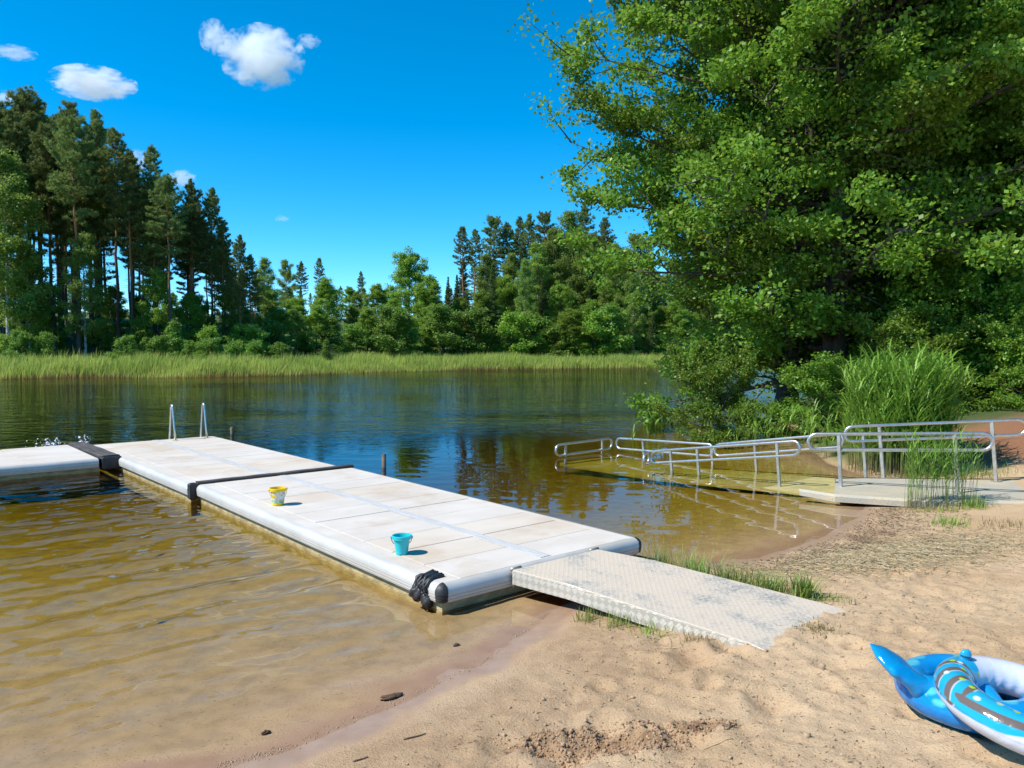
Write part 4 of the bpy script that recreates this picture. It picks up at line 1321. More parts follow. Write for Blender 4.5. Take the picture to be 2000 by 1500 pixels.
for (k, nm, px, py, d, lab, wd) in (
    ('birch0', 'birch_tree', 18, 285, 61, 'leafy birch at the left picture edge in front of the pines', 1.1),
    ('birch1', 'birch_tree', 168, 448, 62, 'young blue green birch hanging in front of left pine stems', 0.95),
    ('birch1', 'birch_tree', 60, 470, 62, 'dark drooping birch low in front of the leftmost pine stems', 1.1),
    ('oak1', 'broadleaf_tree', 310, 535, 64, 'dark rounded understory tree in the middle of left forest', 0.9),
    ('oak2', 'broadleaf_tree', 372, 575, 66, 'lower dark understory tree right of the rounded one', 0.95),
    ('oak0', 'broadleaf_tree', 455, 560, 68, 'shaded understory tree at the right end of left forest', 0.8),
    ('oak2', 'broadleaf_tree', 225, 560, 66, 'shaded understory tree behind the twin grey pine stems', 0.9),
    ('oak1', 'broadleaf_tree', 100, 560, 66, 'shaded understory tree among the leftmost pine stems', 0.9)):
    far(k, nm, px, py, d, lab, 'tree', None, wd)
for (k, nm, px, py, d, lab, wd) in (
    ('youngbirch', 'young_birch', 341, 626, 58.5, 'bright young birch with pointed top behind the left reeds', 1.2),
    ('youngbirch', 'young_birch', 287, 658, 58, 'small bright sapling left of the pointed young birch', 1.4),
    ('bush1', 'willow_bush', 90, 658, 58, 'bright bush at the forest foot near left picture edge', 0.9),
    ('bush1', 'willow_bush', 312, 664, 58, 'low bush beside the pointed young birch', 0.9),
    ('bush1', 'willow_bush', 415, 668, 58, 'wide bright bush behind reeds at the left forest end', 1.2),
    ('bush1', 'willow_bush', 460, 674, 57, 'low bright bush right of the wide bright bush', 1.2),
    ('bush0', 'willow_bush', 15, 660, 58, 'dark low bush at the left picture edge', 0.9),
    ('bush1', 'willow_bush', 370, 672, 58, 'small bush between young birch and wide bright bush', 1.0)):
    far(k, nm, px, py, d, lab, 'shrub' if 'bush' in nm else 'tree', None, wd)
for i, (px, py, lab) in enumerate(((40, 655, 'low bright bush just left of the forest foot bush at left'), (250, 664, 'small bright bush left of the sapling behind reeds'), (500, 672, 'bright bush at the corner where left reeds bend away'), (545, 676, 'bright bush right of the reed corner'))):
    far('bush1', 'willow_bush', px, py, 57.5 if px < 450 else 62, lab, 'shrub', None, 0.9 + 0.12 * i)
for i in range(22):   # the forest runs on beyond the left picture edge
    px = -60 - i * 22
    far(['pine0', 'oak1', 'pine2', 'pine4', 'birch1'][i % 5], 'pine_tree' if i % 5 in (0, 2, 3) else 'broadleaf_tree', px, (215 if i % 5 in (0, 2, 3) else 520) + g.uniform(0, 60), g.uniform(62, 76), 'tree of the left forest beyond the left picture edge', 'tree', 'left forest beyond the picture edge', 1.1)
# middle of the far shore
for (k, nm, px, py, d, lab, wd) in (
    ('birch0', 'birch_tree', 520, 498, 80, 'pale airy birch just right of the left pine forest', 0.9),
    ('birch1', 'birch_tree', 562, 503, 88, 'slim greyish birch second from the left pine forest', 0.8),
    ('pine0', 'pine_tree', 592, 512, 90, 'pine with layered crown in the gap beside the slim birch', 0.9),
    ('pine3', 'pine_tree', 626, 506, 92, 'lone pine with small rounded top above dark tree', 0.8),
    ('oak1', 'broadleaf_tree', 640, 548, 86, 'dark upright broadleaf tree under the lone round topped pine', 0.95),
    ('oak0', 'broadleaf_tree', 582, 585, 80, 'dense mid green tree below the slim birch', 1.1),
    ('oak2', 'broadleaf_tree', 535, 590, 76, 'dense dark tree at the foot of the pale birch', 0.9),
    ('pine4', 'pine_tree', 706, 530, 128, 'distant hazy pine standing above the far woods', 0.9),
    ('oak1', 'broadleaf_tree', 735, 560, 92, 'light green tree left of the big round oak', 1.05),
    ('oak0', 'broadleaf_tree', 800, 500, 92, 'big round crowned oak in the middle of the far shore', 1.0),
    ('oak1', 'broadleaf_tree', 838, 545, 88, 'dark green tree leaning on the right of the big oak', 1.0),
    ('oak2', 'broadleaf_tree', 770, 585, 86, 'bright lower tree in front of the big oak', 1.1),
    ('oak0', 'broadleaf_tree', 845, 600, 84, 'rounded tree at the shore right of the big oak', 1.1),
    ('oak2', 'broadleaf_tree', 690, 600, 88, 'light tree at the shore left of the big oak', 1.1),
    ('spruce0', 'spruce_tree', 876, 540, 96, 'left one of two slim dark spruces beside the tall pines', 0.8),
    ('spruce0', 'spruce_tree', 893, 536, 97, 'right one of two slim dark spruces beside the tall pines', 0.8)):
    far(k, nm, px, py, d, lab, 'tree', None, wd)
for i in range(26):
    px = 560 + i * 14 + g.uniform(-6, 6)
    far(['oak1', 'birch0', 'spruce0', 'pine2', 'oak2'][i % 5], 'distant_tree', px, 560 + g.uniform(-8, 26), g.uniform(105, 140), 'far off tree in the low wood behind the middle shore', 'tree', 'low wood behind the middle shore', 1.0)
# right forest
for (k, nm, px, py, d, lab, wd) in (
    ('pine3', 'pine_tree', 904, 446, 99, 'outermost thin pine at the left end of right forest', 0.9),
    ('pine3', 'pine_tree', 929, 452, 102, 'thin pine second from the left end of right forest', 0.9),
    ('pine1', 'pine_tree', 962, 428, 100, 'round topped pine third from the left in right forest', 1.1),
    ('pine0', 'pine_tree', 991, 438, 101, 'dark pine just right of the round topped pine', 1.0),
    ('pine4', 'pine_tree', 1014, 424, 104, 'pointed pine left of the middle pair in right forest', 0.9),
    ('pine2', 'pine_tree', 1033, 418, 102, 'pointed pine with narrow tip in the middle of right forest', 0.9),
    ('pine1', 'pine_tree', 1062, 420, 100, 'full pine just left of the tall bright aspen', 1.0),
    ('birch0', 'aspen_tree', 1110, 405, 98, 'tall bright green aspen topping the right forest', 1.0),
    ('birch1', 'aspen_tree', 1085, 440, 97, 'aspen half hidden left of the tallest aspen', 0.9),
    ('pine0', 'pine_tree', 1143, 402, 101, 'tall pine right of the tallest aspen', 1.0),
    ('pine4', 'pine_tree', 1182, 425, 99, 'pine partly behind the alder boughs', 1.0),
    ('birch1', 'aspen_tree', 1205, 470, 93, 'rounded light green aspen next to the alder boughs', 1.1),
    ('spruce1', 'spruce_tree', 963, 515, 90, 'dark ragged spruce reaching down to the shore', 0.85),
    ('spruce0', 'spruce_tree', 1002, 560, 92, 'dark spruce under the middle pines', 1.0),
    ('spruce1', 'spruce_tree', 1060, 545, 92, 'dark spruce in shade below the tall aspen', 0.9),
    ('birch0', 'birch_tree', 1025, 500, 90, 'greyish hanging birch in front of the right pines', 0.7),
    ('oak2', 'broadleaf_tree', 910, 612, 87, 'bright bushy tree at the shore below thin pines', 0.9),
    ('oak0', 'broadleaf_tree', 1035, 625, 86, 'leafy tree at the shore in front of the spruces', 0.7),
    ('oak1', 'broadleaf_tree', 1155, 590, 88, 'broad leafy tree at the shore below the tall aspen', 0.95),
    ('oak2', 'broadleaf_tree', 1200, 560, 92, 'leafy tree between the shore tree and alder boughs', 0.9),
    ('birch1', 'birch_tree', 1238, 520, 86, 'leaning birch with a pale stem near the alder boughs', 0.8),
    ('spruce1', 'spruce_tree', 1268, 612, 86, 'small full spruce beside the pale leaning birch stem', 1.0),
    ('birch1', 'aspen_tree', 950, 492, 95, 'light aspen between the thin pines and round topped pine', 1.0),
    ('oak1', 'broadleaf_tree', 985, 545, 93, 'bright leafy tree below the dark pine of right forest', 1.0),
    ('birch0', 'aspen_tree', 1050, 468, 96, 'light green aspen filling the middle of right forest', 1.1),
    ('birch1', 'aspen_tree', 1000, 490, 97, 'narrow aspen behind the hanging birch in right forest', 1.0),
    ('oak0', 'broadleaf_tree', 1095, 560, 92, 'round bright tree under the tallest aspen', 0.9),
    ('birch0', 'aspen_tree', 1150, 450, 96, 'bright aspen right below the tallest pine of right forest', 1.1),
    ('birch1', 'aspen_tree', 1250, 450, 96, 'aspen crown showing just behind the alder boughs', 1.2),
    ('oak0', 'broadleaf_tree', 940, 575, 90, 'leafy tree at the left foot of the right forest', 0.9),
    ('oak0', 'broadleaf_tree', 1320, 590, 88, 'shore tree seen through the lower alder leaves', 0.9),
    ('oak1', 'broadleaf_tree', 1390, 560, 90, 'far tree glimpsed beneath the alder crown', 0.9)):
    far(k, nm, px, py, d, lab, 'tree', None, wd, tilt=R(-7) if 'leaning birch' in lab else 0)
for i in range(44):
    px = g.uniform(905, 1420)
    py = np.interp(px, [900, 1000, 1110, 1220, 1420], [470, 455, 430, 450, 480]) + g.uniform(10, 90)
    far(['pine0', 'pine2', 'pine3', 'pine4', 'birch0', 'spruce1'][i % 6], 'inner_forest_tree', px, py, g.uniform(100, 116), 'tree standing deeper inside the right forest', 'tree', 'inner trees of the right forest', g.uniform(1.0, 1.35))
for i in range(26):
    px = -60 + i * 23 + g.uniform(-10, 10)
    far(['oak1', 'oak2', 'birch0', 'oak0', 'spruce1'][i % 5], 'understory_tree', px, g.uniform(560, 640), g.uniform(68, 84), 'shaded young tree in the understory of the left forest', 'tree', 'understory of the left forest', g.uniform(0.9, 1.2))
for i in range(34):
    px = 900 + i * 16 + g.uniform(-8, 8)
    far(['oak1', 'spruce1', 'birch0', 'oak0', 'spruce0', 'oak2'][i % 6], 'understory_tree', px, g.uniform(545, 630), g.uniform(92, 104), 'shaded tree in the understory of the right forest', 'tree', 'understory of the right forest', g.uniform(0.9, 1.1))
for i in range(44):
    px = -100 + i * 36 + g.uniform(-12, 12)
    far(['oak1', 'pine2', 'spruce0', 'birch1'][i % 4], 'background_tree', px, np.interp(px, [0, 480, 560, 880, 940], [520, 590, 600, 590, 540]) + g.uniform(0, 30), g.uniform(112, 140), 'tree in the unbroken wood far behind the shore', 'tree', 'wood far behind the shore', 1.2)
ORD = 'first second third fourth fifth sixth seventh eighth ninth tenth eleventh twelfth thirteenth fourteenth fifteenth sixteenth seventeenth eighteenth nineteenth twentieth'.split()
def ordinal(i): return ORD[i] if i < 20 else ('twenty-' if i < 29 else '') + ORD[i - 20] if i < 29 else 'thirtieth' if i == 29 else 'thirty-' + ORD[i - 30]
SB = 'bushes lining the foot of the far forest'
for i in range(36):
    px = 500 + i * 24 + g.uniform(-7, 7)
    d = np.interp(px, [500, 650, 900, 1350], [66, 74, 82, 87]) + g.uniform(-1, 3)
    far(['bush0', 'bush1', 'oak2', 'birch1', 'bush1', 'oak1', 'youngbirch'][i % 7], 'shore_bush', px, g.uniform(600, 676), d, ordinal(i) + ' bush from the left in the row below the middle and right forest', 'shrub', SB, g.uniform(1.0, 1.5))
for i in range(4):
    px = 60 + i * 115 + g.uniform(-10, 10)
    far('bush0', 'forest_undergrowth_bush', px, g.uniform(630, 682), 62 + g.uniform(-1, 5), ordinal(i) + ' shaded bush from the left at the foot of the left forest', 'shrub', 'shaded bushes at the foot of the left forest', g.uniform(0.7, 1.2))
far('youngbirch', 'young_pine', 637, 662, 63, 'thin lone sapling standing in the reeds of the middle shore', 'tree', None, 0.9)

# fallen pale trunks at the far shore
def log(p0, p1, r, label):
    P = bez(np.array(p0, float), np.array(p1, float) - np.array(p0, float), np.linalg.norm(np.array(p1) - np.array(p0)), 8, 0.0, np.random.default_rng(3), 0.03)
    o = MB().tube(P, np.linspace(r, r * 0.4, 8), 8).build('fallen_trunk', MAT['dead_wood'], None, smooth=True)
    tag(o, label, 'log', 'fallen trunks on the far shore')
log((3.4, 84, 0.9), (5.6, 84.5, 1.6), 0.16, 'pale fallen trunk resting in the bushes of the right far shore')
log((-36.2, 66, 9.8), (-34.6, 66, 11.6), 0.07, 'bare grey branch slanting out of the left forest')

# ------------------------------------------------------------------ reeds
def reedmat():
    m = NT('reed_blade')
    h = m.attr('hgt').outputs['Fac']
    isl = m.n('NewGeometry').outputs['Random Per Island']
    top = m.mix(isl, (0.40, 0.52, 0.08), (0.58, 0.65, 0.17))
    top = m.mix(m.math('MULTIPLY', m.ss(isl, 0.82, 0.9), 0.8), top, (0.40, 0.33, 0.15))
    pn = m.ss(m.noise(m.pos(), 0.35, 3), 0.38, 0.62)
    top = m.mix(m.math('MULTIPLY', pn, 0.5), top, (0.20, 0.32, 0.05))
    bot = m.mix(isl, (0.42, 0.31, 0.15), (0.28, 0.21, 0.09))
    c = m.mix(m.ss(h, 0.15, 0.60), bot, top)
    p = m.bsdf(c, 0.55, 0, 0.3, out=False)
    t = m.n('BsdfTranslucent'); m.l(c, t.inputs[0])
    mx = m.n('MixShader'); mx.inputs[0].default_value = 0.5
    m.l(p.outputs[0], mx.inputs[1]); m.l(t.outputs[0], mx.inputs[2]); m.l(mx.outputs[0], m.out.inputs['Surface'])
    return m.m
MAT['reed'] = reedmat()
g = np.random.default_rng(15)
N = 900000
x = g.uniform(-62, 40, N); y = g.uniform(44, 95, N)
k = (x / y < 0.72) & (x / y > -1.0)
x, y = x[k], y[k]
d = sdist(x, y) + 1.8 * fbm(x, y, 0.22, 3, 4)
keep = (d > -2.0) & (d < 11) & (g.random(len(x)) < np.interp(d, [-2.0, -0.5, 3, 8, 11], [0.35, 1.0, 0.8, 0.55, 0.15]) * 0.62)
x, y, d = x[keep], y[keep], d[keep]
n = len(x)
zb = np.maximum(height(x, y, False), -0.35) - 0.02
hh = np.interp(d, [-2, -0.5, 1.5, 5, 10], [0.6, 0.9, 1.15, 1.15, 0.9]) * g.uniform(0.55, 1.15, n) * (1 + 0.6 * fbm(x, y, 0.35, 3, 66) + 0.5 * fbm(x, y, 1.3, 2, 67)) * np.interp(y, [50, 70], [1.05, 0.85])
B = np.stack([x, y, zb], 1)
az = g.uniform(0, 6.28, n)
W = np.stack([np.cos(az), np.sin(az), np.zeros(n)], 1) * np.interp(y, [50, 80], [0.020, 0.028])[:, None]
bend = np.stack([g.normal(0.10, 0.14, n), g.normal(0, 0.14, n), np.zeros(n)], 1) * hh[:, None]
M_ = B + np.array([0, 0, 1.0]) * (hh * 0.55)[:, None] + bend * 0.3
T = B + np.array([0, 0, 1.0]) * hh[:, None] + bend
V = np.stack([B - W * 0.6, B + W * 0.6, M_ + W, M_ - W, T + W * 0.05, T - W * 0.05], 1).reshape(-1, 3)
o = np.arange(n)[:, None] * 6
F = np.concatenate([o + np.array([0, 1, 2, 3]), o + np.array([3, 2, 4, 5])])
me = np_mesh('far_reeds', V, F, MAT['reed'])
pattr(me, 'hgt', np.tile([0, 0, 0.55, 0.55, 1, 1], n))
ro = link('reed_belt', me)
tag(ro, 'sunlit yellow green reed belt along the far shore', 'reeds', kind='stuff')

def reed_clump(pts, hgt, label, name='reed_clump', seed=1, nleaf=7, cat='reeds', group=None, stalk=0.004, lw=0.011, lean=(0.10, 0.0), mat='nreed', low=0.25):
    g = np.random.default_rng(seed)
    cx, cyy = np.mean([p[0] for p in pts]), np.mean([p[1] for p in pts])
    Vs, Fs, Hs, o = [], [], [], 0
    SV, SF, SH, so = [], [], [], 0
    for (x, y) in pts:
        z0 = max(ground_z(x, y), -0.4) - 0.03
        h = hgt * g.uniform(0.72, 1.08)
        ln = np.array([lean[0] + g.normal(0, 0.09), lean[1] + g.normal(0, 0.09)]) * h
        tt = np.linspace(0, 1, 5)
        P = np.stack([x - cx + ln[0] * tt ** 1.8, y - cyy + ln[1] * tt ** 1.8, z0 + h * tt * 0.97], 1)
        V, F = tube(P, np.linspace(stalk, stalk * 0.4, 5), 3)
        SV.append(V); SF.append(F + so); so += len(V); SH.append(np.repeat(tt, 3))
        for j in range(nleaf):
            s = g.uniform(low, 0.98)
            p, dp = interp(P, s)
            a = g.uniform(0, 6.28)
            L = h * g.uniform(0.16, 0.30)
            d = np.array([math.cos(a) * 0.55, math.sin(a) * 0.55, g.uniform(0.55, 1.15)])
            d /= np.linalg.norm(d)
            side = np.array([-math.sin(a), math.cos(a), 0])
            q = p.copy(); pts_ = [q]
            for e in range(3):
                q = q + d * L / 3; d = d + np.array([0.06, 0, -0.30 - 0.12 * e]); d /= np.linalg.norm(d); pts_.append(q)
            ww = [lw * 0.5, lw, lw * 0.75, 0.001]
            V = np.array([pp + sg * side * ww[i] for i, pp in enumerate(pts_) for sg in (-1, 1)])
            F = np.array([(0, 1, 3, 2), (2, 3, 5, 4), (4, 5, 7, 6)])
            Vs.append(V); Fs.append(F + o); o += 8; Hs.append(np.full(8, s))
    root = empty(name, (cx, cyy, 0))
    tag(root, label, cat, group)
    me = np_mesh('stems', np.concatenate(SV), np.concatenate(SF), MAT[mat], True)
    pattr(me, 'hgt', np.concatenate(SH)); link('stem_bundle', me, root)
    me = np_mesh('leaves', np.concatenate(Vs), np.concatenate(Fs), MAT[mat])
    pattr(me, 'hgt', np.concatenate(Hs)); link('foliage', me, root)
    return root
def nreedmat():
    m = NT('near_reed')
    h = m.attr('hgt').outputs['Fac']
    isl = m.n('NewGeometry').outputs['Random Per Island']
    top = m.mix(isl, (0.14, 0.29, 0.03), (0.26, 0.43, 0.065))
    bot = m.mix(isl, (0.30, 0.24, 0.11), (0.18, 0.20, 0.06))
    c = m.mix(m.ss(h, 0.05, 0.38), bot, top)
    p = m.bsdf(c, 0.42, 0, 0.45, out=False)
    t = m.n('BsdfTranslucent'); m.l(c, t.inputs[0])
    mx = m.n('MixShader'); mx.inputs[0].default_value = 0.33
    m.l(p.outputs[0], mx.inputs[1]); m.l(t.outputs[0], mx.inputs[2]); m.l(mx.outputs[0], m.out.inputs['Surface'])
    return m.m
MAT['nreed'] = nreedmat()
g = np.random.default_rng(23)
def cloud_pts(n, cx, cyy, rx, ry):
    a = g.uniform(0, 6.28, n); r = np.sqrt(g.random(n))
    return list(zip(cx + rx * r * np.cos(a), cyy + ry * r * np.sin(a)))
reed_clump(cloud_pts(560, 5.9, 11.7, 0.68, 0.9), 1.66, 'tall bright green reed clump behind the steel ramp landing', seed=2, nleaf=12, lean=(0.03, 0.0), lw=0.012)
reed_clump(cloud_pts(105, 4.98, 8.88, 0.45, 0.14), 0.85, 'thin reeds growing in front of the ramp landing edge', seed=3, nleaf=4, lw=0.006, stalk=0.0028, lean=(0.04, 0), low=0.4)
reed_clump(cloud_pts(24, 4.9, 14.4, 0.9, 0.7), 0.85, 'sparse shaded reeds standing in water under the alder', seed=4, nleaf=6)
reed_clump(cloud_pts(26, 5.4, 13.4, 0.5, 0.5), 1.0, 'dark loose reeds left of the tall green reed clump', seed=5, nleaf=7)
for i, (px, lab) in enumerate(((1237, 'single reed stalk farthest out in the water by the ramp'), (1262, 'middle one of three lone reed stalks in the water'), (1281, 'lone reed stalk nearest the shrub of the three'))):
    reed_clump([(px2x(px, 13.6 + 0.2 * i), 13.6 + 0.2 * i)], 1.02 - 0.08 * i, lab, 'reed_stalk', 40 + i, 5, 'reed', 'lone reed stalks in the water', low=0.5)

# ------------------------------------------------------------------ grass tufts and litter on the beach
def tuft(x, y, n, hgt, spread, label, seed, group='grass tufts on the beach', w=0.0028, dry=0.0, sy=1.0):
    g = np.random.default_rng(seed)
    bx = g.normal(0, spread, n); by = g.normal(0, spread * sy, n)
    z0 = height(x + bx, y + by)
    hh = hgt * g.uniform(0.45, 1.1, n)
    az = g.uniform(0, 6.28, n)
    le = g.uniform(0.1, 0.65, n)
    B = np.stack([bx, by, z0 - 0.006], 1)
    dirn = np.stack([np.cos(az) * le, np.sin(az) * le, np.ones(n)], 1)
    W = np.stack([-np.sin(az), np.cos(az), np.zeros(n)], 1) * w
    Mi = B + dirn * (hh * 0.5)[:, None]
    T = B + dirn * hh[:, None] * np.array([1.25, 1.25, 0.92])
    V = np.stack([B - W, B + W, Mi + W * 0.8, Mi - W * 0.8, T + W * 0.05, T - W * 0.05], 1).reshape(-1, 3)
    o = np.arange(n)[:, None] * 6
    F = np.concatenate([o + np.array([0, 1, 2, 3]), o + np.array([3, 2, 4, 5])])
    me = np_mesh('blades', V, F, MAT['grass_dry'] if dry else MAT['grass'])
    ob = link('grass_tuft', me)
    ob.location = (x, y, 0)
    tag(ob, label, 'grass', None if spread >= 0.19 else group, 'stuff' if spread >= 0.19 or seed in (3, 6) else None)
MAT['grass'] = leafmat('beach_grass', (0.14, 0.27, 0.035), (0.33, 0.40, 0.10), 0.3, 0.5)
MAT['grass_dry'] = leafmat('dry_grass', (0.24, 0.21, 0.07), (0.38, 0.31, 0.14), 0.3, 0.6)
def gpt(a, b): return ab(a, b)[:2]
tuft(*gpt(4.02, 4.98), 190, 0.30, 0.05, 'upright grass tuft in the wet sand beside the gangway head', 1, sy=0.8)
tuft(*gpt(3.72, 5.03), 240, 0.27, 0.07, 'low grass tuft second along the far gangway edge', 2)
tuft(*gpt(3.42, 5.06), 260, 0.23, 0.085, 'thin grass tuft in the middle of the far gangway edge', 3)
tuft(*gpt(3.12, 5.11), 260, 0.19, 0.07, 'thick grass tuft nearer the foot of the far gangway edge', 4)
tuft(*gpt(2.86, 5.18), 150, 0.19, 0.045, 'broad bladed bright green tuft at the gangway far edge', 5, w=0.006)
tuft(*gpt(2.68, 5.22), 110, 0.06, 0.07, 'flattened grass tuft by the far corner of the gangway foot', 6)
tuft(*gpt(3.66, 3.76), 60, 0.11, 0.05, 'sparse tuft at the water end of the near gangway side', 7, dry=0)
tuft(*gpt(3.42, 3.80), 70, 0.11, 0.05, 'second sparse tuft along the near gangway side', 8)
tuft(*gpt(3.16, 3.83), 70, 0.09, 0.06, 'third sparse tuft along the near gangway side', 9)
tuft(*gpt(2.85, 3.89), 80, 0.06, 0.08, 'straw coloured tuft near the gangway foot corner', 10, dry=1)
tuft(1.93, 4.75, 190, 0.035, 0.07, 'flat olive tuft on the sand at the gangway foot', 11, dry=1)
tuft(4.55, 7.9, 170, 0.12, 0.10, 'grey green tuft on sand in front of the ramp landing', 12)
tuft(4.95, 7.65, 110, 0.09, 0.12, 'yellowish tuft on sand right of the grey green one', 13, dry=1)
tuft(4.85, 6.75, 200, 0.05, 0.20, 'loose yellow green grass beside the straw heap', 14, dry=1)
tuft(5.30, 8.75, 120, 0.20, 0.06, 'green grass tuft standing by the ramp landing post', 15)
tuft(5.75, 8.05, 110, 0.15, 0.09, 'grass tuft at the right picture edge on the sand', 16)
tuft(6.6, 10.75, 260, 0.18, 0.32, 'grass fringe behind the ramp landing at right', 17, sy=0.4)
tuft(5.6, 10.7, 200, 0.18, 0.30, 'grass fringe behind the ramp landing at the reeds', 18, sy=0.4)
tuft(5.0, 8.62, 200, 0.10, 0.25, 'grass growing out from under the ramp landing edge', 19, sy=0.25)

MAT['straw'] = leafmat('straw', (0.24, 0.17, 0.08), (0.52, 0.42, 0.26), 0.0, 0.8)
MAT['dirt'] = leafmat('dark_debris', (0.05, 0.03, 0.018), (0.16, 0.10, 0.055), 0.0, 0.9)
def sticks(name, P, L, w, mat, label, cat, seed, ztop=0.004):
    g = np.random.default_rng(seed)
    n = len(P)
    az = g.uniform(0, math.pi, n)
    el = g.normal(0, 0.10, n)
    D = np.stack([np.cos(az) * np.cos(el), np.sin(az) * np.cos(el), np.sin(el)], 1)
    W = np.stack([-np.sin(az), np.cos(az), np.zeros(n)], 1)
    U = np.array([0, 0, 1.0])
    ll = L * g.uniform(0.35, 1.1, n)[:, None]; ww = w * g.uniform(0.6, 1.2, n)[:, None]
    c = np.stack([P[:, 0], P[:, 1], height(P[:, 0], P[:, 1]) + ztop * g.uniform(0.3, 2.2, n)], 1)
    a0, a1 = c - D * ll / 2, c + D * ll / 2
    V = np.stack([a0 - W * ww, a0 + W * ww, a0 + U * ww, a1 - W * ww, a1 + W * ww, a1 + U * ww], 1).reshape(-1, 3)
    o = np.arange(n)[:, None] * 6
    F = np.concatenate([o + np.array(q) for q in ((0, 1, 4, 3), (1, 2, 5, 4), (2, 0, 3, 5))])
    ob = link(name, np_mesh(name, V, F, MAT[mat]))
    tag(ob, label, cat, kind='stuff')
g = np.random.default_rng(31)
n = 6500
P = np.stack([g.normal(3.5, 0.62, n), g.normal(6.75, 0.26, n)], 1); P[:, 1] += (P[:, 0] - 3.5) * 0.30
P = P[sdist(P[:, 0], P[:, 1]) > 0.15]
sticks('straw_litter', P, 0.10, 0.0024, 'straw', 'heap of washed up straw and reed bits on the sand', 'straw', 1, 0.006)
n = 9000
P = np.stack([g.uniform(1.8, 5.2, n), g.uniform(6.2, 9.0, n)], 1)
dd = sdist(P[:, 0], P[:, 1])
P = P[(dd > 0.08) & (dd < 1.1) & (g.random(n) < np.interp(dd, [0.08, 0.35, 0.7, 1.1], [0.5, 0.9, 0.5, 0.2]))]
sticks('shore_debris', P, 0.035, 0.0026, 'dirt', 'dark washed up debris along the inlet waterline', 'debris', 2)
n = 5200
P = np.stack([g.uniform(-0.9, 4.6, n), 2.6 + 4.6 * g.random(n) ** 1.2], 1)
dd = sdist(P[:, 0], P[:, 1])
P = P[(dd > 0.45) & (g.random(n) < 0.55)]
sticks('sand_litter', P, 0.022, 0.0016, 'dirt', 'tiny dark bits of bark scattered over the sand', 'debris', 3, 0.002)
n = 420
P = np.stack([g.uniform(-0.7, 4.4, n), g.uniform(2.7, 6.8, n)], 1)
P = P[sdist(P[:, 0], P[:, 1]) > 0.4]
sticks('sand_straws', P, 0.06, 0.0013, 'straw', 'loose pale straws scattered over the sand', 'straw', 4, 0.003)

# clods thrown up around the dug hole, and small pebbles
def lumps(name, P, rad, mat, label, cat, seed, sink=0.3):
    g = np.random.default_rng(seed)
    base = np.array([(0, 0, 1), (0.9, 0, 0.3), (0.28, 0.85, 0.3), (-0.73, 0.53, 0.3), (-0.73, -0.53, 0.3), (0.28, -0.85, 0.3), (0.7, 0.5, -0.5), (-0.3, 0.85, -0.5), (-0.9, 0, -0.5), (-0.3, -0.85, -0.5), (0.7, -0.5, -0.5)])
    fc = [(0, 1, 2), (0, 2, 3), (0, 3, 4), (0, 4, 5), (0, 5, 1), (1, 6, 2), (2, 6, 7), (2, 7, 3), (3, 7, 8), (3, 8, 4), (4, 8, 9), (4, 9, 5), (5, 9, 10), (5, 10, 1), (1, 10, 6)]
    n = len(P)
    r = rad * g.gamma(2.0, 0.5, n)
    c = np.stack([P[:, 0], P[:, 1], height(P[:, 0], P[:, 1]) + r * (1 - sink) * 0.6], 1)
    V = c[:, None, :] + base[None] * r[:, None, None] * g.uniform(0.6, 1.25, (n, 11, 1)) * np.array([1, 1, 0.8])
    F = (np.arange(n)[:, None, None] * 11 + np.array(fc)[None]).reshape(-1, 3)
    ob = link(name, np_mesh(name, V.reshape(-1, 3), F, mat, False))
    tag(ob, label, cat, kind='stuff')
MAT['clod'] = simple('moist_sand_clod', (0.32, 0.19, 0.105), (0.48, 0.32, 0.19), 30, 0.95, bump=0.01, bscale=120)
MAT['drysand'] = simple('dry_sand_clod', (0.42, 0.29, 0.17), (0.52, 0.38, 0.24), 30, 0.95, bump=0.01, bscale=150)
n = 2600
a = g.uniform(0, 6.28, n); r = np.sqrt(g.random(n)) * 1.15
P = np.concatenate([np.stack([0.42 + 0.36 * r * np.cos(a), 3.47 + 0.15 * r * np.sin(a)], 1), np.stack([0.91 + 0.15 * r[:400] * np.cos(a[:400]), 3.57 + 0.07 * r[:400] * np.sin(a[:400])], 1)])
lumps('sand_clods', P, 0.0034, MAT['clod'], 'moist dark sand clods thrown up round the dug hole', 'sand', 5)
n = 4200
P = np.stack([g.uniform(-0.9, 3.6, n), 2.6 + 3.0 * g.random(n) ** 1.6], 1)
P = P[(sdist(P[:, 0], P[:, 1]) > 0.5) & (fbm(P[:, 0], P[:, 1], 1.6, 3, 90) > -0.12)]
lumps('sand_crumbs', P, 0.0042, MAT['drysand'], 'loose dry sand crumbs scattered over the beach', 'sand', 6)
n = 2600
tl = g.random(n)
SHX = np.interp(tl, [0, 0.25, 0.5, 0.75, 1], [-1.30, -1.06, -0.65, -0.15, 0.20]); SHY = np.interp(tl, [0, 0.25, 0.5, 0.75, 1], [3.38, 3.53, 3.96, 4.52, 5.25])
P = np.stack([SHX + g.normal(-0.03, 0.022, n), SHY + g.normal(0.03, 0.02, n)], 1)
lumps('shore_grit', P, 0.0015, MAT['drysand'], 'line of coarse grit along the near waterline', 'gravel', 7)

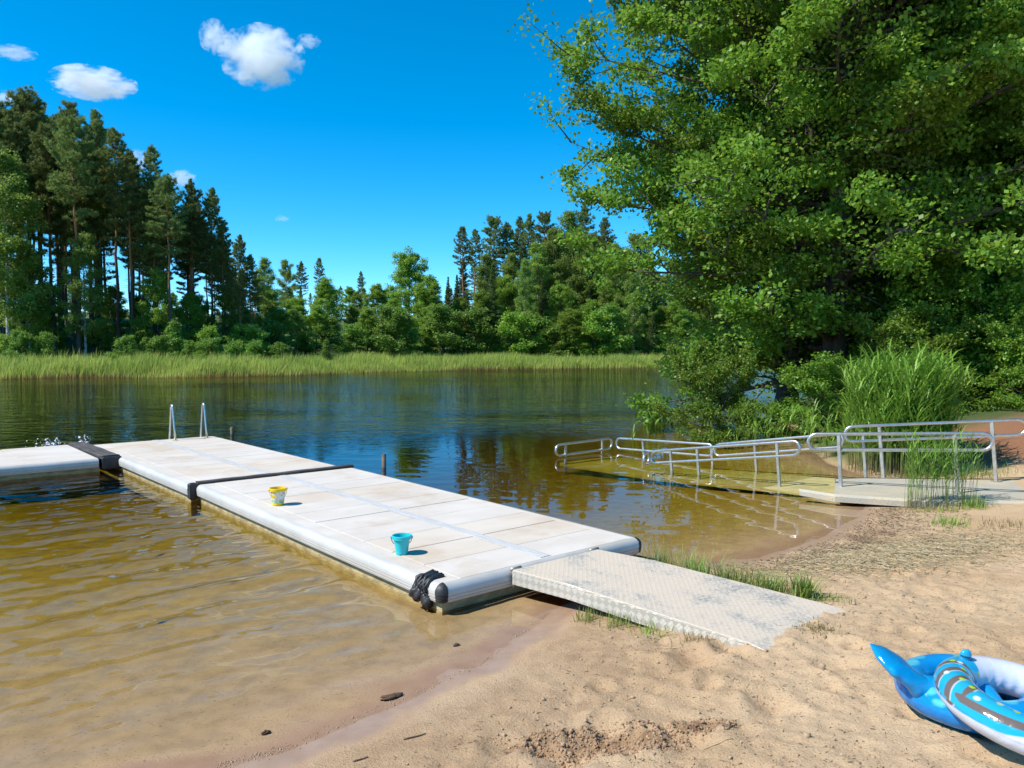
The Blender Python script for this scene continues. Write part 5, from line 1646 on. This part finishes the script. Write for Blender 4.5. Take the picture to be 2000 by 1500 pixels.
# single twigs one can pick out
def twig(x, y, L, az, r, label, mat='dirt'):
    z = ground_z(x, y)
    d = np.array([math.cos(az), math.sin(az), 0.02])
    P = bez(np.array([0, 0, r * 0.9]), d, L, 6, 0.0, np.random.default_rng(int(x * 1000) % 997), 0.05)
    for p in P: p[2] = height(np.array([x + p[0]]), np.array([y + p[1]]))[0] - z + r * 1.1
    o = MB().tube(P, np.linspace(r, r * 0.6, 6), 6).build('twig', MAT['twig'] if mat == 'dirt' else MAT['straw'], None, smooth=True)
    o.location = (x, y, z)
    tag(o, label, 'twig', 'twigs lying on the sand')
MAT['twig'] = simple('twig_bark', (0.16, 0.10, 0.06), (0.24, 0.17, 0.11), 12, 0.9)
twig(1.55, 4.83, 0.27, R(-4), 0.006, 'dark straight twig lying across the sandy gangway foot')
twig(1.00, 3.48, 0.11, R(62), 0.004, 'short tilted twig right of the dug hole')
twig(0.86, 3.38, 0.13, R(-6), 0.0035, 'pale thin twig lying just right of the dug hole', 'straw')
twig(-0.52, 3.60, 0.11, R(22), 0.0045, 'short dark twig near the waterline at the bottom')
twig(-0.72, 3.40, 0.07, R(35), 0.004, 'shortest dark twig nearest the waterline at the bottom')
twig(2.05, 4.30, 0.12, R(-20), 0.006, 'dark bark piece between gangway foot and blue float')
twig(0.92, 4.66, 0.14, R(-35), 0.003, 'thin pale twig beside the near gangway corner', 'straw')
# dark sodden leaf lumps in the shallows
for i, (x, y, s, lab) in enumerate(((-0.66, 4.10, 0.055, 'dark sodden clump lying in the shallows at the waterline'), (-1.22, 3.72, 0.022, 'small dark leaf on the lake bed near the bottom'), (-0.36, 4.85, 0.020, 'small dark leaf in the clear shallows before the jetty'))):
    V_, F_ = blob((s, s * 0.5, 0.010), 20 + i, 0.5)
    o = link('sodden_leaf', np_mesh('sodden_leaf', V_, F_, MAT['dirt'], True))
    o.location = (x, y, ground_z(x, y) + 0.008); o.rotation_euler = (0, 0, 0.5)
    tag(o, lab, 'leaf', 'dark leaves in the shallows')

# ------------------------------------------------------------------ splash behind the side pontoon
g = np.random.default_rng(44)
MAT['spray'] = simple('white_spray', (0.80, 0.83, 0.86), (0.88, 0.9, 0.92), 20, 0.25)
def splash(a, b, n, spread, hgt, label, seed):
    g = np.random.default_rng(seed)
    c = np.array(ab(a, b))
    P = []
    for i in range(n):
        t = g.random()
        P.append((g.normal(0, spread) * (0.4 + t), g.normal(0, 0.08), max(0.0, hgt * t * (1 - t) * 3.2 * g.uniform(0.5, 1.2)) + 0.01))
    P = np.array(P)
    base = np.array([(0, 0, 1), (0.9, 0, 0), (0, 0.9, 0), (-0.9, 0, 0), (0, -0.9, 0), (0, 0, -1)])
    fc = np.array([(0, 1, 2), (0, 2, 3), (0, 3, 4), (0, 4, 1), (5, 2, 1), (5, 3, 2), (5, 4, 3), (5, 1, 4)])
    r = 0.0042 * g.gamma(2, 0.5, n) + 0.002
    st = np.stack([1 + g.random(n) * 1.8, np.ones(n), 1 + g.random(n) * 1.4], 1)
    V = P[:, None, :] + base[None] * r[:, None, None] * st[:, None, :]
    F = (np.arange(n)[:, None, None] * 6 + fc[None]).reshape(-1, 3)
    o = link('water_splash', np_mesh('water_splash', V.reshape(-1, 3), F, MAT['spray'], True))
    o.location = tuple(c)
    tag(o, label, 'splash', kind='stuff')
splash(15.75, 2.45, 170, 0.16, 0.30, 'white water splash behind the side pontoon', 1)
splash(15.80, 3.0, 110, 0.06, 0.32, 'small curling water splash behind the pontoon joint', 2)

# ------------------------------------------------------------------ clouds
def cloud_mat(seed, dens, scale, thr):
    m = NT('cloud_%d' % seed)
    o = m.obj()
    ln = m.n('VectorMath', operation='LENGTH'); m.l(o, ln.inputs[0])
    n1 = m.noise(m.mapping(o, loc=(seed * 3.1, seed * 1.7, seed)), scale, 7, 0.62, 0.3)
    d = m.math('SUBTRACT', m.math('ADD', m.math('MULTIPLY', n1, 3.2), m.math('MULTIPLY', m.math('SUBTRACT', 1.0, ln.outputs['Value']), 1.0)), thr)
    d = m.math('MULTIPLY', m.math('MAXIMUM', m.math('MINIMUM', d, 0.30), 0.0), dens)
    pv = m.n('VolumePrincipled')
    pv.inputs['Color'].default_value = (1, 1, 1, 1)
    pv.inputs['Anisotropy'].default_value = 0.2
    m.l(d, pv.inputs['Density'])
    m.l(pv.outputs[0], m.out.inputs['Volume'])
    return m.m
CD = 1500.0
def cloud(px, py, w_, h_, seed, label, dens=0.30, scale=1.6, thr=1.25, puffs=None):
    c_, s_ = math.cos(PIT), math.sin(PIT)
    dz = -(py - 750) / FPX
    y = CD * (c_ + dz * s_); z = CAM_H + CD * (-s_ + dz * c_); x = (px - 1000) / FPX * CD
    V_, F_ = blob((1, 1, 1), 100 + seed, 0.0, 12)
    F_ = [q[::-1] for q in F_]
    me = np_mesh('cloud', V_, F_, cloud_mat(seed, dens, scale, thr), True)
    o = link('cloud', me)
    o.location = (x, y, z)
    o.scale = (w_ / 2, max(w_, h_) * 0.4, h_ / 2)
    tag(o, label, 'cloud', 'small fair weather clouds')
cloud(512, 112, 172, 124, 1, 'largest white cloud high above the lake', 0.126, 2.3, 1.76)
cloud(180, 163, 172, 62, 2, 'oval white cloud above the left pines', 0.126, 2.3, 1.79)
cloud(603, 80, 50, 28, 3, 'tiny wisp right of the largest cloud', 0.090, 2.3, 1.81)
cloud(26, 103, 90, 26, 4, 'thin streak of cloud at the left picture edge', 0.079, 2.3, 1.83)
cloud(356, 350, 60, 40, 6, 'small cloud peeping out right of the ragged pine crown', 0.108, 2.3, 1.76)
cloud(272, 315, 60, 50, 7, 'small cloud glimpsed between the left pine crowns', 0.108, 2.3, 1.76)
cloud(551, 427, 34, 14, 8, 'tiny low wisp above the middle shore', 0.072, 2.3, 1.81)
cloud(1150, 386, 56, 26, 9, 'small cloud just left of the alder boughs', 0.090, 2.3, 1.79)
cloud(14, 192, 50, 30, 10, 'small cloud behind the leftmost pine top', 0.108, 2.3, 1.76)
cloud(418, 72, 60, 70, 11, 'small puff at the upper left of the largest cloud', 0.108, 2.3, 1.76)
